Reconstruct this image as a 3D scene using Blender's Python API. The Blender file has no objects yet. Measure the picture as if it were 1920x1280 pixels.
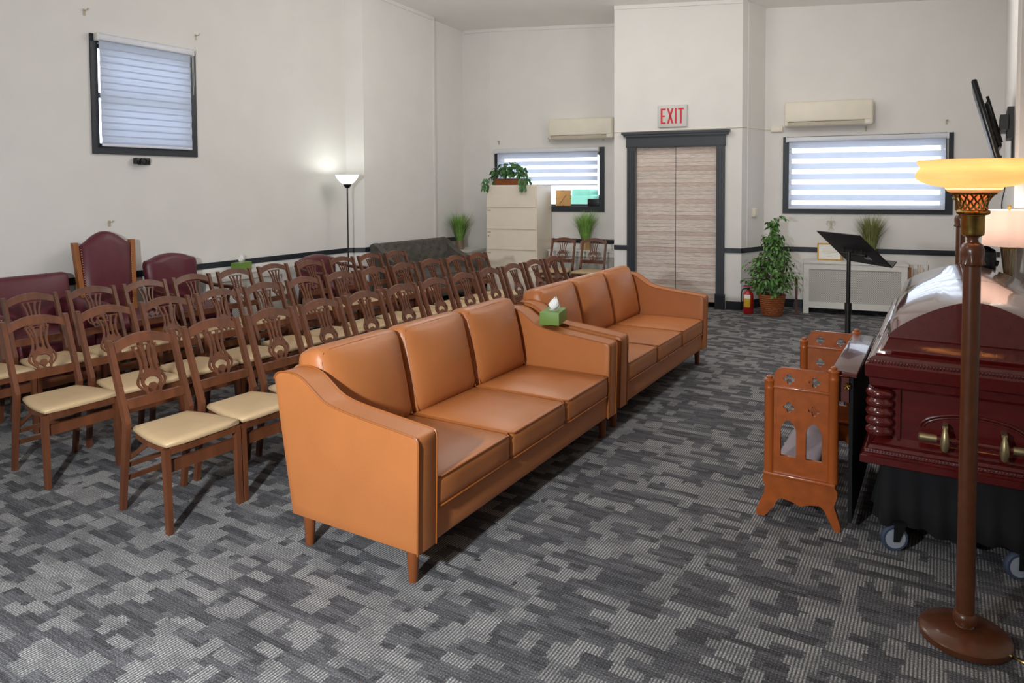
import bpy, bmesh, math, random
from mathutils import Vector, Matrix, Euler
random.seed(7)
R = math.radians
sc = bpy.context.scene
COL = sc.collection
PH = 0.1685164                      # the back wall is not square to the side wall
EX, EY = math.cos(PH), math.sin(PH)
def st(s, t, z=0.0):                # a point in the back wall's own frame -> world
    return Vector((s*EX - t*EY, s*EY + t*EX, z))
def ceil_z(x, y): return 4.26 - .040*(x+6.75) - .047*(y-8.2)

# ------------------------------------------------------------------ camera
cam = bpy.data.cameras.new('camera'); camo = bpy.data.objects.new('camera', cam); COL.objects.link(camo)
MR = ((0.8518989, 0.5236764, -0.0055832), (0.0159485, -0.0365976, -0.9992028), (-0.5234633, 0.8511308, -0.0395293))
camo.matrix_world = Matrix(((MR[0][0], -MR[1][0], -MR[2][0], 0), (MR[0][1], -MR[1][1], -MR[2][1], 0),
                            (MR[0][2], -MR[1][2], -MR[2][2], 1.65), (0, 0, 0, 1)))
cam.sensor_width = 36; cam.lens = 36*1320/1920; cam.shift_y = -(640-399.58)/1920
cam.clip_start = .05; cam.clip_end = 200
sc.camera = camo

# ------------------------------------------------------------------ world, lights, exposure
w = bpy.data.worlds.new('sky'); sc.world = w; w.use_nodes = True
bg = w.node_tree.nodes['Background']; bg.inputs[0].default_value = (.80, .90, 1, 1); bg.inputs[1].default_value = 6.2
def light(name, kind, loc, energy, color=(1, 1, 1), size=.1, aim=None, **kw):
    d = bpy.data.lights.new(name, kind); d.energy = energy; d.color = color
    if kind == 'AREA':
        d.shape = 'RECTANGLE'; d.size = size[0]; d.size_y = size[1]
    else: d.shadow_soft_size = size
    for k, v in kw.items(): setattr(d, k, v)
    o = bpy.data.objects.new(name, d); COL.objects.link(o); o.location = loc
    if aim: o.rotation_euler = (Vector(aim)-Vector(loc)).to_track_quat('-Z', 'Y').to_euler()
    return o
light('photo_lamp', 'SPOT', (-1.45, -.35, 1.8), 610, (.93, .975, 1), .08, aim=(-4.2, 4.4, .5), spot_size=R(140), spot_blend=1)
light('room_fill', 'POINT', (-2.7, 1.6, 3.6), 34, (1, .97, .93), .45)  # unseen fill light added over the near half, no fixture behind it
light('room_fill_rear', 'POINT', (-3.9, 6.4, 3.5), 72, (1, .97, .93), .45)  # added fill without a fixture, lifts the rear walls and ceiling
light('room_fill_side', 'POINT', (-1.3, 6.5, 3.5), 72, (1, .97, .93), .45)  # another added fill, brightens the far carpet and right-hand wall
vs = sc.view_settings
vs.view_transform = 'Standard'; vs.look = 'None'; vs.gamma = 1; vs.use_curve_mapping = False; vs.exposure = 0.0

# ------------------------------------------------------------------ materials
def srgb(h):
    if isinstance(h, str):
        c = [int(h[i:i+2], 16)/255 for i in (0, 2, 4)]
        return tuple(((x+.055)/1.055)**2.4 if x > .04045 else x/12.92 for x in c)
    return h
def newmat(name):
    m = bpy.data.materials.new(name); m.use_nodes = True
    nt = m.node_tree; b = nt.nodes['Principled BSDF']
    return m, nt, b
def P(name, col, rough=.5, var=.12, scale=6, stretch=(1, 1, 1), bump=0, bscale=120, metal=0, coat=0, emit=0, ecol=None, rand=0, spec=.5, trans=0):
    m, nt, b = newmat(name); c = srgb(col); N = nt.nodes; L = nt.links
    tc = N.new('ShaderNodeTexCoord'); mp = N.new('ShaderNodeMapping'); mp.inputs['Scale'].default_value = stretch
    L.new(tc.outputs['Object'], mp.inputs['Vector'])
    nz = N.new('ShaderNodeTexNoise'); nz.inputs['Scale'].default_value = scale; nz.inputs['Detail'].default_value = 4
    L.new(mp.outputs[0], nz.inputs['Vector'])
    mx = N.new('ShaderNodeMix'); mx.data_type = 'RGBA'
    mx.inputs[6].default_value = tuple(max(0, x*(1-var)) for x in c)+(1,); mx.inputs[7].default_value = tuple(min(1, x*(1+var)) for x in c)+(1,)
    mr = N.new('ShaderNodeMapRange'); mr.inputs[1].default_value = .3; mr.inputs[2].default_value = .7
    L.new(nz.outputs['Fac'], mr.inputs[0]); L.new(mr.outputs[0], mx.inputs[0])
    out = mx.outputs[2]
    if rand:
        oi = N.new('ShaderNodeObjectInfo'); hs = N.new('ShaderNodeHueSaturation'); m2 = N.new('ShaderNodeMapRange')
        m2.inputs[3].default_value = 1-rand; m2.inputs[4].default_value = 1+rand
        L.new(oi.outputs['Random'], m2.inputs[0]); L.new(m2.outputs[0], hs.inputs['Value']); L.new(out, hs.inputs['Color']); out = hs.outputs[0]
    L.new(out, b.inputs['Base Color'])
    b.inputs['Roughness'].default_value = rough; b.inputs['Metallic'].default_value = metal
    b.inputs['Coat Weight'].default_value = coat; b.inputs['Coat Roughness'].default_value = .06
    b.inputs['Specular IOR Level'].default_value = spec
    if trans: b.inputs['Transmission Weight'].default_value = trans
    if bump:
        n2 = N.new('ShaderNodeTexNoise'); n2.inputs['Scale'].default_value = bscale; n2.inputs['Detail'].default_value = 3
        L.new(tc.outputs['Object'], n2.inputs['Vector'])
        bp = N.new('ShaderNodeBump'); bp.inputs['Strength'].default_value = bump; bp.inputs['Distance'].default_value = .01
        L.new(n2.outputs['Fac'], bp.inputs['Height']); L.new(bp.outputs[0], b.inputs['Normal'])
    if emit:
        b.inputs['Emission Color'].default_value = srgb(ecol or col)+(1,); b.inputs['Emission Strength'].default_value = emit
    return m
def cloth_light(name, col, tr=.5, clear=0.0, tcol=None):            # translucent sheet
    m, nt, b = newmat(name); N = nt.nodes; L = nt.links; c = srgb(col)+(1,)
    df = N.new('ShaderNodeBsdfDiffuse'); df.inputs[0].default_value = c
    tl = N.new('ShaderNodeBsdfTranslucent'); tl.inputs[0].default_value = (srgb(tcol)+(1,)) if tcol else c
    wv = N.new('ShaderNodeTexWave'); wv.inputs['Scale'].default_value = 60; wv.bands_direction = 'Z'
    tc = N.new('ShaderNodeTexCoord'); L.new(tc.outputs['Object'], wv.inputs['Vector'])
    bp = N.new('ShaderNodeBump'); bp.inputs['Strength'].default_value = .05; L.new(wv.outputs['Fac'], bp.inputs['Height']); L.new(bp.outputs[0], df.inputs['Normal'])
    mx = N.new('ShaderNodeMixShader'); mx.inputs[0].default_value = tr
    L.new(df.outputs[0], mx.inputs[1]); L.new(tl.outputs[0], mx.inputs[2]); last = mx
    if clear:
        tp = N.new('ShaderNodeBsdfTransparent'); m2 = N.new('ShaderNodeMixShader'); m2.inputs[0].default_value = clear
        L.new(mx.outputs[0], m2.inputs[1]); L.new(tp.outputs[0], m2.inputs[2]); last = m2
    nt.nodes.remove(b); L.new(last.outputs[0], N['Material Output'].inputs[0])
    return m
def glass_mat(name):
    m, nt, b = newmat(name); N = nt.nodes; L = nt.links
    tp = N.new('ShaderNodeBsdfTransparent'); gl = N.new('ShaderNodeBsdfGlossy'); gl.inputs['Roughness'].default_value = .02
    fr = N.new('ShaderNodeFresnel'); fr.inputs[0].default_value = 1.45
    mx = N.new('ShaderNodeMixShader'); L.new(fr.outputs[0], mx.inputs[0]); L.new(tp.outputs[0], mx.inputs[1]); L.new(gl.outputs[0], mx.inputs[2])
    nt.nodes.remove(b); L.new(mx.outputs[0], N['Material Output'].inputs[0]); return m
def carpet_mat():
    m, nt, b = newmat('carpet'); N = nt.nodes; L = nt.links
    tc = N.new('ShaderNodeTexCoord'); sep = N.new('ShaderNodeSeparateXYZ'); L.new(tc.outputs['Object'], sep.inputs[0])
    X, Y = sep.outputs[0], sep.outputs[1]; X0 = X
    def mt(op, a, b2=None, c=None):
        n = N.new('ShaderNodeMath'); n.operation = op
        for i, v in enumerate((a, b2, c)):
            if v is None: continue
            if isinstance(v, (int, float)): n.inputs[i].default_value = v
            else: L.new(v, n.inputs[i])
        return n.outputs[0]
    jn = N.new('ShaderNodeTexNoise'); jn.inputs['Scale'].default_value = 75; jn.inputs['Detail'].default_value = 2; L.new(tc.outputs['Object'], jn.inputs['Vector'])
    js = N.new('ShaderNodeSeparateColor'); L.new(jn.outputs['Color'], js.inputs[0])
    X = mt('ADD', X, mt('MULTIPLY', mt('SUBTRACT', js.outputs[0], .5), .030)); Y = mt('ADD', Y, mt('MULTIPLY', mt('SUBTRACT', js.outputs[1], .5), .016))
    def cells(px, py, seed, shift):                    # a random value per offset rectangle
        row = mt('FLOOR', mt('DIVIDE', Y, py))
        wn = N.new('ShaderNodeTexWhiteNoise'); wn.noise_dimensions = '2D'
        cb = N.new('ShaderNodeCombineXYZ'); L.new(row, cb.inputs[0]); cb.inputs[1].default_value = seed+3.3; L.new(cb.outputs[0], wn.inputs['Vector'])
        colx = mt('FLOOR', mt('ADD', mt('DIVIDE', X, px), mt('MULTIPLY', wn.outputs['Value'], shift)))
        c2 = N.new('ShaderNodeCombineXYZ'); L.new(colx, c2.inputs[0]); L.new(row, c2.inputs[1]); c2.inputs[2].default_value = seed
        w2 = N.new('ShaderNodeTexWhiteNoise'); w2.noise_dimensions = '3D'; L.new(c2.outputs[0], w2.inputs['Vector'])
        return w2.outputs['Value']
    a = cells(.115, .050, 1.0, 5.0); b1 = cells(.060, .105, 5.0, 5.0); c1 = cells(.13, .025, 9.0, 5.0); c3 = cells(.115, .050, 17.0, 5.0)
    blk = mt('GREATER_THAN', mt('MAXIMUM', mt('MULTIPLY', mt('GREATER_THAN', a, .62), 1.0), mt('GREATER_THAN', b1, .82)), .5)
    # fine cross ribs inside the pale blocks, heathered streaks in the dark ground
    rib = mt('ADD', mt('MULTIPLY', mt('SINE', mt('MULTIPLY', X0, 6.2832/.0125)), .5), .5)
    dot = mt('ADD', mt('MULTIPLY', mt('SINE', mt('MULTIPLY', Y, 6.2832/.0135)), .5), .5)
    mp = N.new('ShaderNodeMapping'); mp.inputs['Scale'].default_value = (9, 95, 1); L.new(tc.outputs['Object'], mp.inputs['Vector'])
    nz = N.new('ShaderNodeTexNoise'); nz.inputs['Scale'].default_value = 1; nz.inputs['Detail'].default_value = 5; L.new(mp.outputs[0], nz.inputs['Vector'])
    nf = N.new('ShaderNodeTexNoise'); nf.inputs['Scale'].default_value = 190; nf.inputs['Detail'].default_value = 2; L.new(tc.outputs['Object'], nf.inputs['Vector'])
    g = mt('ADD', mt('MULTIPLY', c1, .45), mt('MULTIPLY', nz.outputs['Fac'], .62))
    r1 = N.new('ShaderNodeValToRGB'); e = r1.color_ramp.elements
    e[0].position = .30; e[0].color = (.060, .059, .064, 1); e[1].position = .95; e[1].color = (.150, .150, .160, 1)
    L.new(g, r1.inputs[0])
    pale = N.new('ShaderNodeMix'); pale.data_type = 'RGBA'; pale.inputs[6].default_value = (.09, .09, .096, 1); pale.inputs[7].default_value = (.45, .445, .435, 1)
    L.new(mt('MULTIPLY', rib, mt('ADD', mt('MULTIPLY', dot, .35), .65)), pale.inputs[0])
    mx = N.new('ShaderNodeMix'); mx.data_type = 'RGBA'; L.new(mt('MULTIPLY', blk, mt('ADD', mt('MULTIPLY', c3, .5), .42)), mx.inputs[0]); gr = N.new('ShaderNodeMix'); gr.data_type = 'RGBA'; gr.blend_type = 'MULTIPLY'; gr.inputs[0].default_value = .5; rv = N.new('ShaderNodeCombineColor'); rq = mt('ADD', mt('MULTIPLY', mt('MULTIPLY', rib, dot), 1.5), .55)
    for i in range(3): L.new(rq, rv.inputs[i])
    L.new(r1.outputs[0], gr.inputs[6]); L.new(rv.outputs[0], gr.inputs[7]); L.new(gr.outputs[2], mx.inputs[6]); L.new(pale.outputs[2], mx.inputs[7])
    fl = N.new('ShaderNodeMix'); fl.data_type = 'RGBA'; fl.blend_type = 'MULTIPLY'; fl.inputs[0].default_value = .75
    rr = N.new('ShaderNodeMapRange'); rr.inputs[1].default_value = .3; rr.inputs[2].default_value = .7; rr.inputs[3].default_value = .25; rr.inputs[4].default_value = 1.75
    L.new(nf.outputs['Fac'], rr.inputs[0]); cbn = N.new('ShaderNodeCombineColor')
    for i in range(3): L.new(rr.outputs[0], cbn.inputs[i])
    L.new(mx.outputs[2], fl.inputs[6]); L.new(cbn.outputs[0], fl.inputs[7]); L.new(fl.outputs[2], b.inputs['Base Color'])
    b.inputs['Roughness'].default_value = .95; b.inputs['Specular IOR Level'].default_value = .1
    bp = N.new('ShaderNodeBump'); bp.inputs['Strength'].default_value = .5; bp.inputs['Distance'].default_value = .004
    L.new(mt('ADD', mt('MULTIPLY', rib, .5), nf.outputs['Fac']), bp.inputs['Height']); L.new(bp.outputs[0], b.inputs['Normal'])
    return m
def perf_mat(name, col, pitch=.022):                                # sheet metal with a grid of small holes
    m, nt, b = newmat(name); N = nt.nodes; L = nt.links
    tc = N.new('ShaderNodeTexCoord'); sp = N.new('ShaderNodeSeparateXYZ'); L.new(tc.outputs['Object'], sp.inputs[0])
    def f(src):
        n = N.new('ShaderNodeMath'); n.operation = 'MULTIPLY'; n.inputs[1].default_value = 6.2832/pitch; L.new(src, n.inputs[0])
        s = N.new('ShaderNodeMath'); s.operation = 'SINE'; L.new(n.outputs[0], s.inputs[0]); return s.outputs[0]
    ad = N.new('ShaderNodeMath'); ad.operation = 'ADD'; L.new(sp.outputs[0], ad.inputs[0]); L.new(sp.outputs[1], ad.inputs[1])
    mu = N.new('ShaderNodeMath'); mu.operation = 'MULTIPLY'; L.new(f(ad.outputs[0]), mu.inputs[0]); L.new(f(sp.outputs[2]), mu.inputs[1])
    rp = N.new('ShaderNodeValToRGB'); rp.color_ramp.elements[0].position = .12; rp.color_ramp.elements[1].position = .45
    c = srgb(col); rp.color_ramp.elements[0].color = c+(1,); rp.color_ramp.elements[1].color = (.10, .10, .10, 1)
    L.new(mu.outputs[0], rp.inputs[0]); L.new(rp.outputs[0], b.inputs['Base Color']); b.inputs['Roughness'].default_value = .5
    return m
M = {}
M['wall'] = P('wall_paint', 'e1deda', .75, .02, 3, bump=.03, bscale=60)
M['ceil'] = P('ceiling_paint', 'f2efeb', .85, .02, 2, bump=.04, bscale=50)
M['carpet'] = carpet_mat()
M['navy'] = P('dark_trim_paint', '20262e', .45, .1, 9)
M['leather'] = P('tan_leather', 'ae6b3b', .38, .05, 4, bump=.12, bscale=350, spec=.45)
M['piping'] = P('tan_piping', '96541f', .45, .06, 6)
M['sofaleg'] = P('walnut_leg', '7d4420', .4, .15, 20, (1, 1, .2))
M['wood'] = P('chair_wood', '603620', .46, .28, 16, (1, 1, .18), rand=.12, coat=.06)
M['seat'] = P('beige_vinyl', 'c0a57f', .42, .06, 9, rand=.05, bump=.05, bscale=200)
M['maroon'] = P('maroon_vinyl', '5a1f2b', .42, .1, 9, bump=.08, bscale=250)
M['oak'] = P('oak_stile', '96592a', .4, .18, 14, (1, 1, .15))
M['darkwood'] = P('dark_chair_wood', '54291c', .4, .2, 14, (1, 1, .2))
M['stud'] = P('nailhead_brass', 'c9a878', .35, .1, 40, metal=.8)
M['settee'] = P('charcoal_velvet', '54504a', .8, .22, 12, bump=.15, bscale=90)
M['white'] = P('white_enamel', 'dcdad4', .4, .03, 8)
M['grille'] = perf_mat('perforated_cover', 'cfccc4')
M['cream'] = P('cream_metal', 'e8dccb', .45, .03, 4)
M['acw'] = P('ac_plastic', 'e4dccb', .45, .03, 6)
M['acd'] = P('ac_louvre', 'b9ae98', .5, .05, 6)
M['blindrail'] = P('blind_headrail', 'd9dbe2', .35, .03, 8)
M['band'] = cloth_light('blind_band', 'e2e6f0', .6)
M['sheer'] = cloth_light('blind_sheer', 'f4f6fb', .6, .55)
M['glass'] = glass_mat('window_glass')
M['brown_lamp'] = P('brown_enamel', '5a311a', .32, .14, 30, coat=.3)
M['brass'] = P('brass', 'a98a4e', .28, .2, 30, metal=1)
M['obrass'] = P('pierced_brass', '8d7440', .35, .35, 60, metal=1, bump=.4, bscale=90)
M['bowl'] = cloth_light('amber_glass', 'f8dcae', .6, tcol='f6d6b2')
M['amber'] = P('amber_inner_glass', 'f0a070', .4, .05, 9, emit=.8, ecol='e8713a')
M['black'] = P('black_metal', '17181a', .4, .1, 12)
M['blackp'] = P('black_plastic', '141417', .28, .1, 12)
M['mahog'] = P('polished_mahogany', '521110', .20, .14, 10, (3, .35, 3), coat=1, spec=.5)
M['mahog2'] = P('mahogany_panel', '561313', .3, .2, 10, (.5, 3, 3), coat=.6)
M['abrass'] = P('antique_brass', 'b3a57e', .38, .12, 30, metal=.9)
M['drape'] = P('black_drape', '0b0c10', .9, .25, 10)
M['grey'] = P('caster_grey', '9aa0ab', .45, .06, 10)
M['rubber'] = P('blue_rubber', '3b465c', .6, .06, 10)
M['kwood'] = P('honey_kneeler_wood', '9a4d1c', .32, .18, 9, (2, 2, .25), coat=.4)
M['kdark'] = P('kneeler_shelf_wood', '5a2f2a', .25, .15, 9, (2, .3, 2), coat=.6)
M['mauve'] = P('mauve_pad', '8b8088', .75, .06, 9)
M['green'] = P('green_card', '688838', .5, .05, 9)
M['tissue'] = P('white_tissue', 'f2f2f0', .8, .02, 9)
M['leaf'] = P('ficus_leaf', '53803a', .45, .3, 9, rand=.35)
M['leafd'] = P('ivy_leaf', '46743e', .45, .25, 9, rand=.3)
M['blade'] = P('grass_blade', '86b055', .5, .3, 14, rand=.2)
M['bladey'] = P('olive_blade', '8c9255', .55, .3, 14, rand=.2)
M['pot'] = P('silver_brown_pot', '8f7c6b', .35, .15, 30, metal=.5)
M['potb'] = P('tan_pot', 'b08f62', .5, .1, 20)
M['soil'] = P('soil', '2c2018', .95, .3, 40)
M['stem'] = P('bark', '5b4632', .8, .2, 30)
M['red'] = P('red_enamel', 'b01a1c', .3, .06, 9, coat=.4)
M['yellow'] = P('label_yellow', 'd8b637', .5, .04, 9)
M['paper'] = P('paper', 'e9e7e2', .7, .03, 20)
M['gold'] = P('gold_frame', 'b58a32', .35, .15, 30, metal=.7)
M['exitw'] = P('exit_sign_face', 'cbc8c4', .5, .02, 9)
M['exitr'] = P('exit_letter_red', 'c8141c', .5, .05, 9)
M['kraft'] = P('kraft_board', 'd6a469', .8, .06, 20)
M['ink'] = P('dark_ink', '3a2f28', .7, .1, 20)
M['shade'] = cloth_light('linen_shade', 'f0e2dc', .5, tcol='f2e2da')
M['mercury'] = P('ribbed_mercury_glass', 'b9a88a', .2, .25, 20, (6, 6, .2), metal=.85)
M['bulb'] = P('lit_bulb', 'ffe9cf', .5, 0, 5, emit=4, ecol='ffd9a8')
M['bulbw'] = P('cool_lit_bulb', 'ffffff', .5, 0, 5, emit=30, ecol='f4fff8')
M['frost'] = cloth_light('frosted_glass', 'fafffa', .6)
M['wick'] = P('wicker', '8a4a20', .65, .4, 40, (1, 1, 3), bump=.5, bscale=60)
M['hedge'] = P('outdoor_green', '5d9a5e', .8, .4, 6)
M['conc'] = P('pale_concrete', 'd9d8d4', .8, .1, 2)
M['mint'] = P('mint_paint', '6aa592', .6, .1, 3)
def plank_mat(name, col):
    return P(name, col, .6, .22, 5, (2.6, 1, 34), rand=.06, bump=.1, bscale=30)
M['plank'] = plank_mat('whitewashed_plank', 'd0c2b8')
M['plankr'] = plank_mat('pinkish_plank', 'c4b0a6')

# ------------------------------------------------------------------ mesh helpers
class MB:
    def __init__(s): s.v = []; s.f = []; s.M = None
    def add(s, vs_, fs):
        n = len(s.v)
        s.v += [tuple(s.M @ Vector(p)) if s.M else tuple(p) for p in vs_]
        s.f += [tuple(i+n for i in q) for q in fs]; return s
    def box(s, x0, x1, y0, y1, z0, z1):
        return s.add([(x0, y0, z0), (x1, y0, z0), (x1, y1, z0), (x0, y1, z0), (x0, y0, z1), (x1, y0, z1), (x1, y1, z1), (x0, y1, z1)],
                     [(0, 3, 2, 1), (4, 5, 6, 7), (0, 1, 5, 4), (1, 2, 6, 5), (2, 3, 7, 6), (3, 0, 4, 7)])
    def beam(s, a, b, wx, wy, wx2=None, wy2=None):     # vertical-ish square bar, section in x and y
        wx2 = wx2 or wx; wy2 = wy2 or wy; a = Vector(a); b = Vector(b); q = []
        for p, u, v in ((a, wx/2, wy/2), (b, wx2/2, wy2/2)):
            q += [(p.x-u, p.y-v, p.z), (p.x+u, p.y-v, p.z), (p.x+u, p.y+v, p.z), (p.x-u, p.y+v, p.z)]
        return s.add(q, [(0, 3, 2, 1), (4, 5, 6, 7), (0, 1, 5, 4), (1, 2, 6, 5), (2, 3, 7, 6), (3, 0, 4, 7)])
    def prism(s, poly, z0, z1):
        n = len(poly); vs_ = [(x, y, z0) for x, y in poly]+[(x, y, z1) for x, y in poly]
        return s.add(vs_, [tuple(range(n-1, -1, -1)), tuple(range(n, 2*n))]+[(i, (i+1) % n, n+(i+1) % n, n+i) for i in range(n)])
    def lathe(s, prof, n=24, c=(0, 0)):
        vs_ = []; fs = []
        for r, z in prof:
            for i in range(n):
                a = 2*math.pi*i/n; vs_.append((c[0]+r*math.cos(a), c[1]+r*math.sin(a), z))
        for k in range(len(prof)-1):
            for i in range(n):
                j = (i+1) % n; fs.append((k*n+i, k*n+j, (k+1)*n+j, (k+1)*n+i))
        if prof[0][0] > 1e-4: fs.append(tuple(range(n-1, -1, -1)))
        if prof[-1][0] > 1e-4: fs.append(tuple((len(prof)-1)*n+i for i in range(n)))
        return s.add(vs_, fs)
    def tube(s, pts, r, n=8, closed=False, cap=True):
        pts = [Vector(p) for p in pts]; k = len(pts); rs = r if isinstance(r, (list, tuple)) else [r]*k
        vs_ = []; fs = []; up = None
        for i, p in enumerate(pts):
            t = ((pts[(i+1) % k]-pts[i-1]) if closed else (pts[min(i+1, k-1)]-pts[max(i-1, 0)])).normalized()
            if up is None: up = Vector((0, 0, 1)) if abs(t.z) < .9 else Vector((1, 0, 0))
            x = t.cross(up).normalized(); up = x.cross(t).normalized()
            for j in range(n):
                a = 2*math.pi*j/n; vs_.append(p+x*math.cos(a)*rs[i]+up*math.sin(a)*rs[i])
        m = k if closed else k-1
        for i in range(m):
            i2 = (i+1) % k
            for j in range(n):
                j2 = (j+1) % n; fs.append((i*n+j, i*n+j2, i2*n+j2, i2*n+j))
        if cap and not closed: fs += [tuple(range(n-1, -1, -1)), tuple((k-1)*n+j for j in range(n))]
        return s.add(vs_, fs)
    def rbox(s, c, h, r, crown=0, axis=2, nin=3, dent=None):   # rounded, slightly pillowed box
        def lines(hh):
            r2 = min(r, hh*.98)
            inner = [-(hh-r2)+2*(hh-r2)*i/(nin+1) for i in range(1, nin+1)]
            return [-hh, -hh+.3*r2, -hh+r2]+inner+[hh-r2, hh-.3*r2, hh]
        ls = [lines(x) for x in h]; idx = {}; vs_ = []; fs = []
        def vert(p):
            k = tuple(round(x, 6) for x in p)
            if k not in idx:
                q = [max(-(h[i]-min(r, h[i]*.98)), min(h[i]-min(r, h[i]*.98), p[i])) for i in range(3)]
                d = [p[i]-q[i] for i in range(3)]; L = math.sqrt(sum(x*x for x in d)) or 1
                o = [q[i]+d[i]/L*min(r, min(h)*.98) for i in range(3)]
                if crown:
                    a, b_ = [i for i in range(3) if i != axis]
                    wgt = max(0, 1-(p[a]/h[a])**2)*max(0, 1-(p[b_]/h[b_])**2)
                    o[axis] += crown*wgt*(1 if p[axis] > 0 else -.3)*(abs(p[axis])/h[axis])
                if dent: o = dent(p, o)
                idx[k] = len(vs_); vs_.append(tuple(o[i]+c[i] for i in range(3)))
            return idx[k]
        for ax in range(3):
            a, b_ = [(1, 2), (2, 0), (0, 1)][ax]
            for sg in (-1, 1):
                for i in range(len(ls[a])-1):
                    for j in range(len(ls[b_])-1):
                        q = []
                        for di, dj in ((0, 0), (1, 0), (1, 1), (0, 1)):
                            p = [0, 0, 0]; p[ax] = sg*h[ax]; p[a] = ls[a][i+di]; p[b_] = ls[b_][j+dj]; q.append(vert(p))
                        fs.append(tuple(q) if sg > 0 else tuple(q[::-1]))
        return s.add(vs_, fs)
    def rect_loft(s, hx, hy, prof):                    # mouldings run round a rectangle: (inset, z)
        vs_ = []; fs = []
        for off, z in prof:
            a, b_ = hx-off, hy-off; vs_ += [(-a, -b_, z), (a, -b_, z), (a, b_, z), (-a, b_, z)]
        for k in range(len(prof)-1):
            for i in range(4):
                j = (i+1) % 4; fs.append((4*k+i, 4*k+j, 4*k+4+j, 4*k+4+i))
        n = len(prof)*4; fs += [(3, 2, 1, 0), (n-4, n-3, n-2, n-1)]
        return s.add(vs_, fs)
    def mesh(s, name, smooth=40):
        me = bpy.data.meshes.new(name); me.from_pydata(s.v, [], s.f)
        if smooth:
            me.polygons.foreach_set('use_smooth', [True]*len(me.polygons)); me.set_sharp_from_angle(angle=R(smooth))
        me.update(); return me
    def build(s, name, mat, parent=None, smooth=40, loc=None, rot=None, **kw):
        return link(name, s.mesh(name, smooth), mat, parent, loc, rot, **kw)
def link(name, me, mat, parent=None, loc=None, rot=None, **kw):
    o = bpy.data.objects.new(name, me); COL.objects.link(o)
    if mat is not None and not me.materials: me.materials.append(M[mat] if isinstance(mat, str) else mat)
    if parent: o.parent = parent
    if loc is not None: o.location = loc
    if rot is not None: o.rotation_euler = rot
    for k, v in kw.items(): o[k] = v
    return o
def thing(name, label, cat, loc=(0, 0, 0), rz=0, group=None):
    o = bpy.data.objects.new(name, None); COL.objects.link(o); o.location = loc; o.rotation_euler = (0, 0, rz)
    o.empty_display_size = .1; o['label'] = label; o['category'] = cat
    if group: o['group'] = group
    return o
def tag(o, label, cat, group=None):
    o['label'] = label; o['category'] = cat
    if group: o['group'] = group
    return o
def struct(name, mb, mat, parent=None, rz=None, smooth=0):
    o = mb.build(name, mat, parent, smooth, rot=(0, 0, rz) if rz is not None else None)
    if not parent: o['kind'] = 'structure'
    return o
def copy_tree(o, parent=None):
    c = o.copy(); COL.objects.link(c); c.parent = parent
    for ch in list(o.children): copy_tree(ch, c)
    return c
def cutout(name, outer, holes, thick):                 # flat board with holes, in its own XY plane, thickness along Z
    cu = bpy.data.curves.new(name, 'CURVE'); cu.dimensions = '2D'; cu.fill_mode = 'BOTH'; cu.extrude = thick/2
    for poly in [outer]+holes:
        sp = cu.splines.new('POLY'); sp.points.add(len(poly)-1); sp.use_cyclic_u = True
        for p, q in zip(sp.points, poly): p.co = (q[0], q[1], 0, 1)
    tmp = bpy.data.objects.new(name, cu); COL.objects.link(tmp)
    me = bpy.data.meshes.new_from_object(tmp.evaluated_get(bpy.context.evaluated_depsgraph_get()))
    bpy.data.objects.remove(tmp); bpy.data.curves.remove(cu); me.name = name
    return me
def spline(pts, n=6):                                  # Catmull-Rom through 2D/3D points
    pts = [Vector(p) for p in pts]; out = []
    for i in range(len(pts)-1):
        p0, p1, p2, p3 = pts[max(i-1, 0)], pts[i], pts[i+1], pts[min(i+2, len(pts)-1)]
        for k in range(n):
            t = k/n; out.append(.5*((2*p1)+(p2-p0)*t+(2*p0-5*p1+4*p2-p3)*t*t+(3*p1-p0-3*p2+p3)*t**3))
    out.append(pts[-1]); return out
ORD = ['first', 'second', 'third', 'fourth', 'fifth', 'sixth', 'seventh', 'eighth', 'ninth', 'tenth', 'eleventh', 'twelfth']
# ------------------------------------------------------------------ the room
WT = 4.75
struct('floor', MB().box(-7.4, 3.2, -2.6, 12.0, -.08, 0), 'carpet')
cz = MB(); q = []
for x, y in ((-7.6, -2.8), (3.4, -2.8), (3.4, 12.3), (-7.6, 12.3)): q.append((x, y, ceil_z(x, y)))
cz.add(q+[(a, b, c+.12) for a, b, c in q], [(0, 3, 2, 1), (4, 5, 6, 7), (0, 1, 5, 4), (1, 2, 6, 5), (2, 3, 7, 6), (3, 0, 4, 7)])
struct('ceiling', cz, 'ceil')
def holed(mb, a0, a1, b0, b1, ha0, ha1, hz0, hz1, axis, z1=WT):
    """wall slab along an axis with one rectangular opening"""
    def bx(u0, u1, z0, z1_):
        if axis == 'y': mb.box(b0, b1, u0, u1, z0, z1_)
        else: mb.box(u0, u1, b0, b1, z0, z1_)
    bx(a0, ha0, 0, z1); bx(ha1, a1, 0, z1); bx(ha0, ha1, 0, hz0); bx(ha0, ha1, hz1, z1)
    return mb
WL = holed(MB(), -2.4, 6.98, -7.13, -6.93, 3.70, 4.675, 2.045, 3.045, 'y')
WL.prism([(-6.93, 6.98), (-6.75, 7.137), (-6.75, 8.68), (-6.85, 8.70), (-6.85, 9.62), (-7.13, 9.75), (-7.13, 6.98)][::-1], 0, WT)
struct('wall_left', WL, 'wall')
WB = holed(MB(), -4.62, -2.34, 10.53, 10.73, -4.46, -2.785, 1.31, 2.155, 'x')
WB.prism([(-5.45, 10.66), (-4.62, 10.53), (-4.62, 10.73), (-5.45, 10.86)], 0, WT)
WB.box(-2.34, -2.04, 9.62, 10.73, 0, WT); WB.box(-2.04, -.965, 9.62, 10.73, 2.155, WT)
WB.box(-2.04, -.965, 10.3, 10.73, 0, 2.155)
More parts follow.
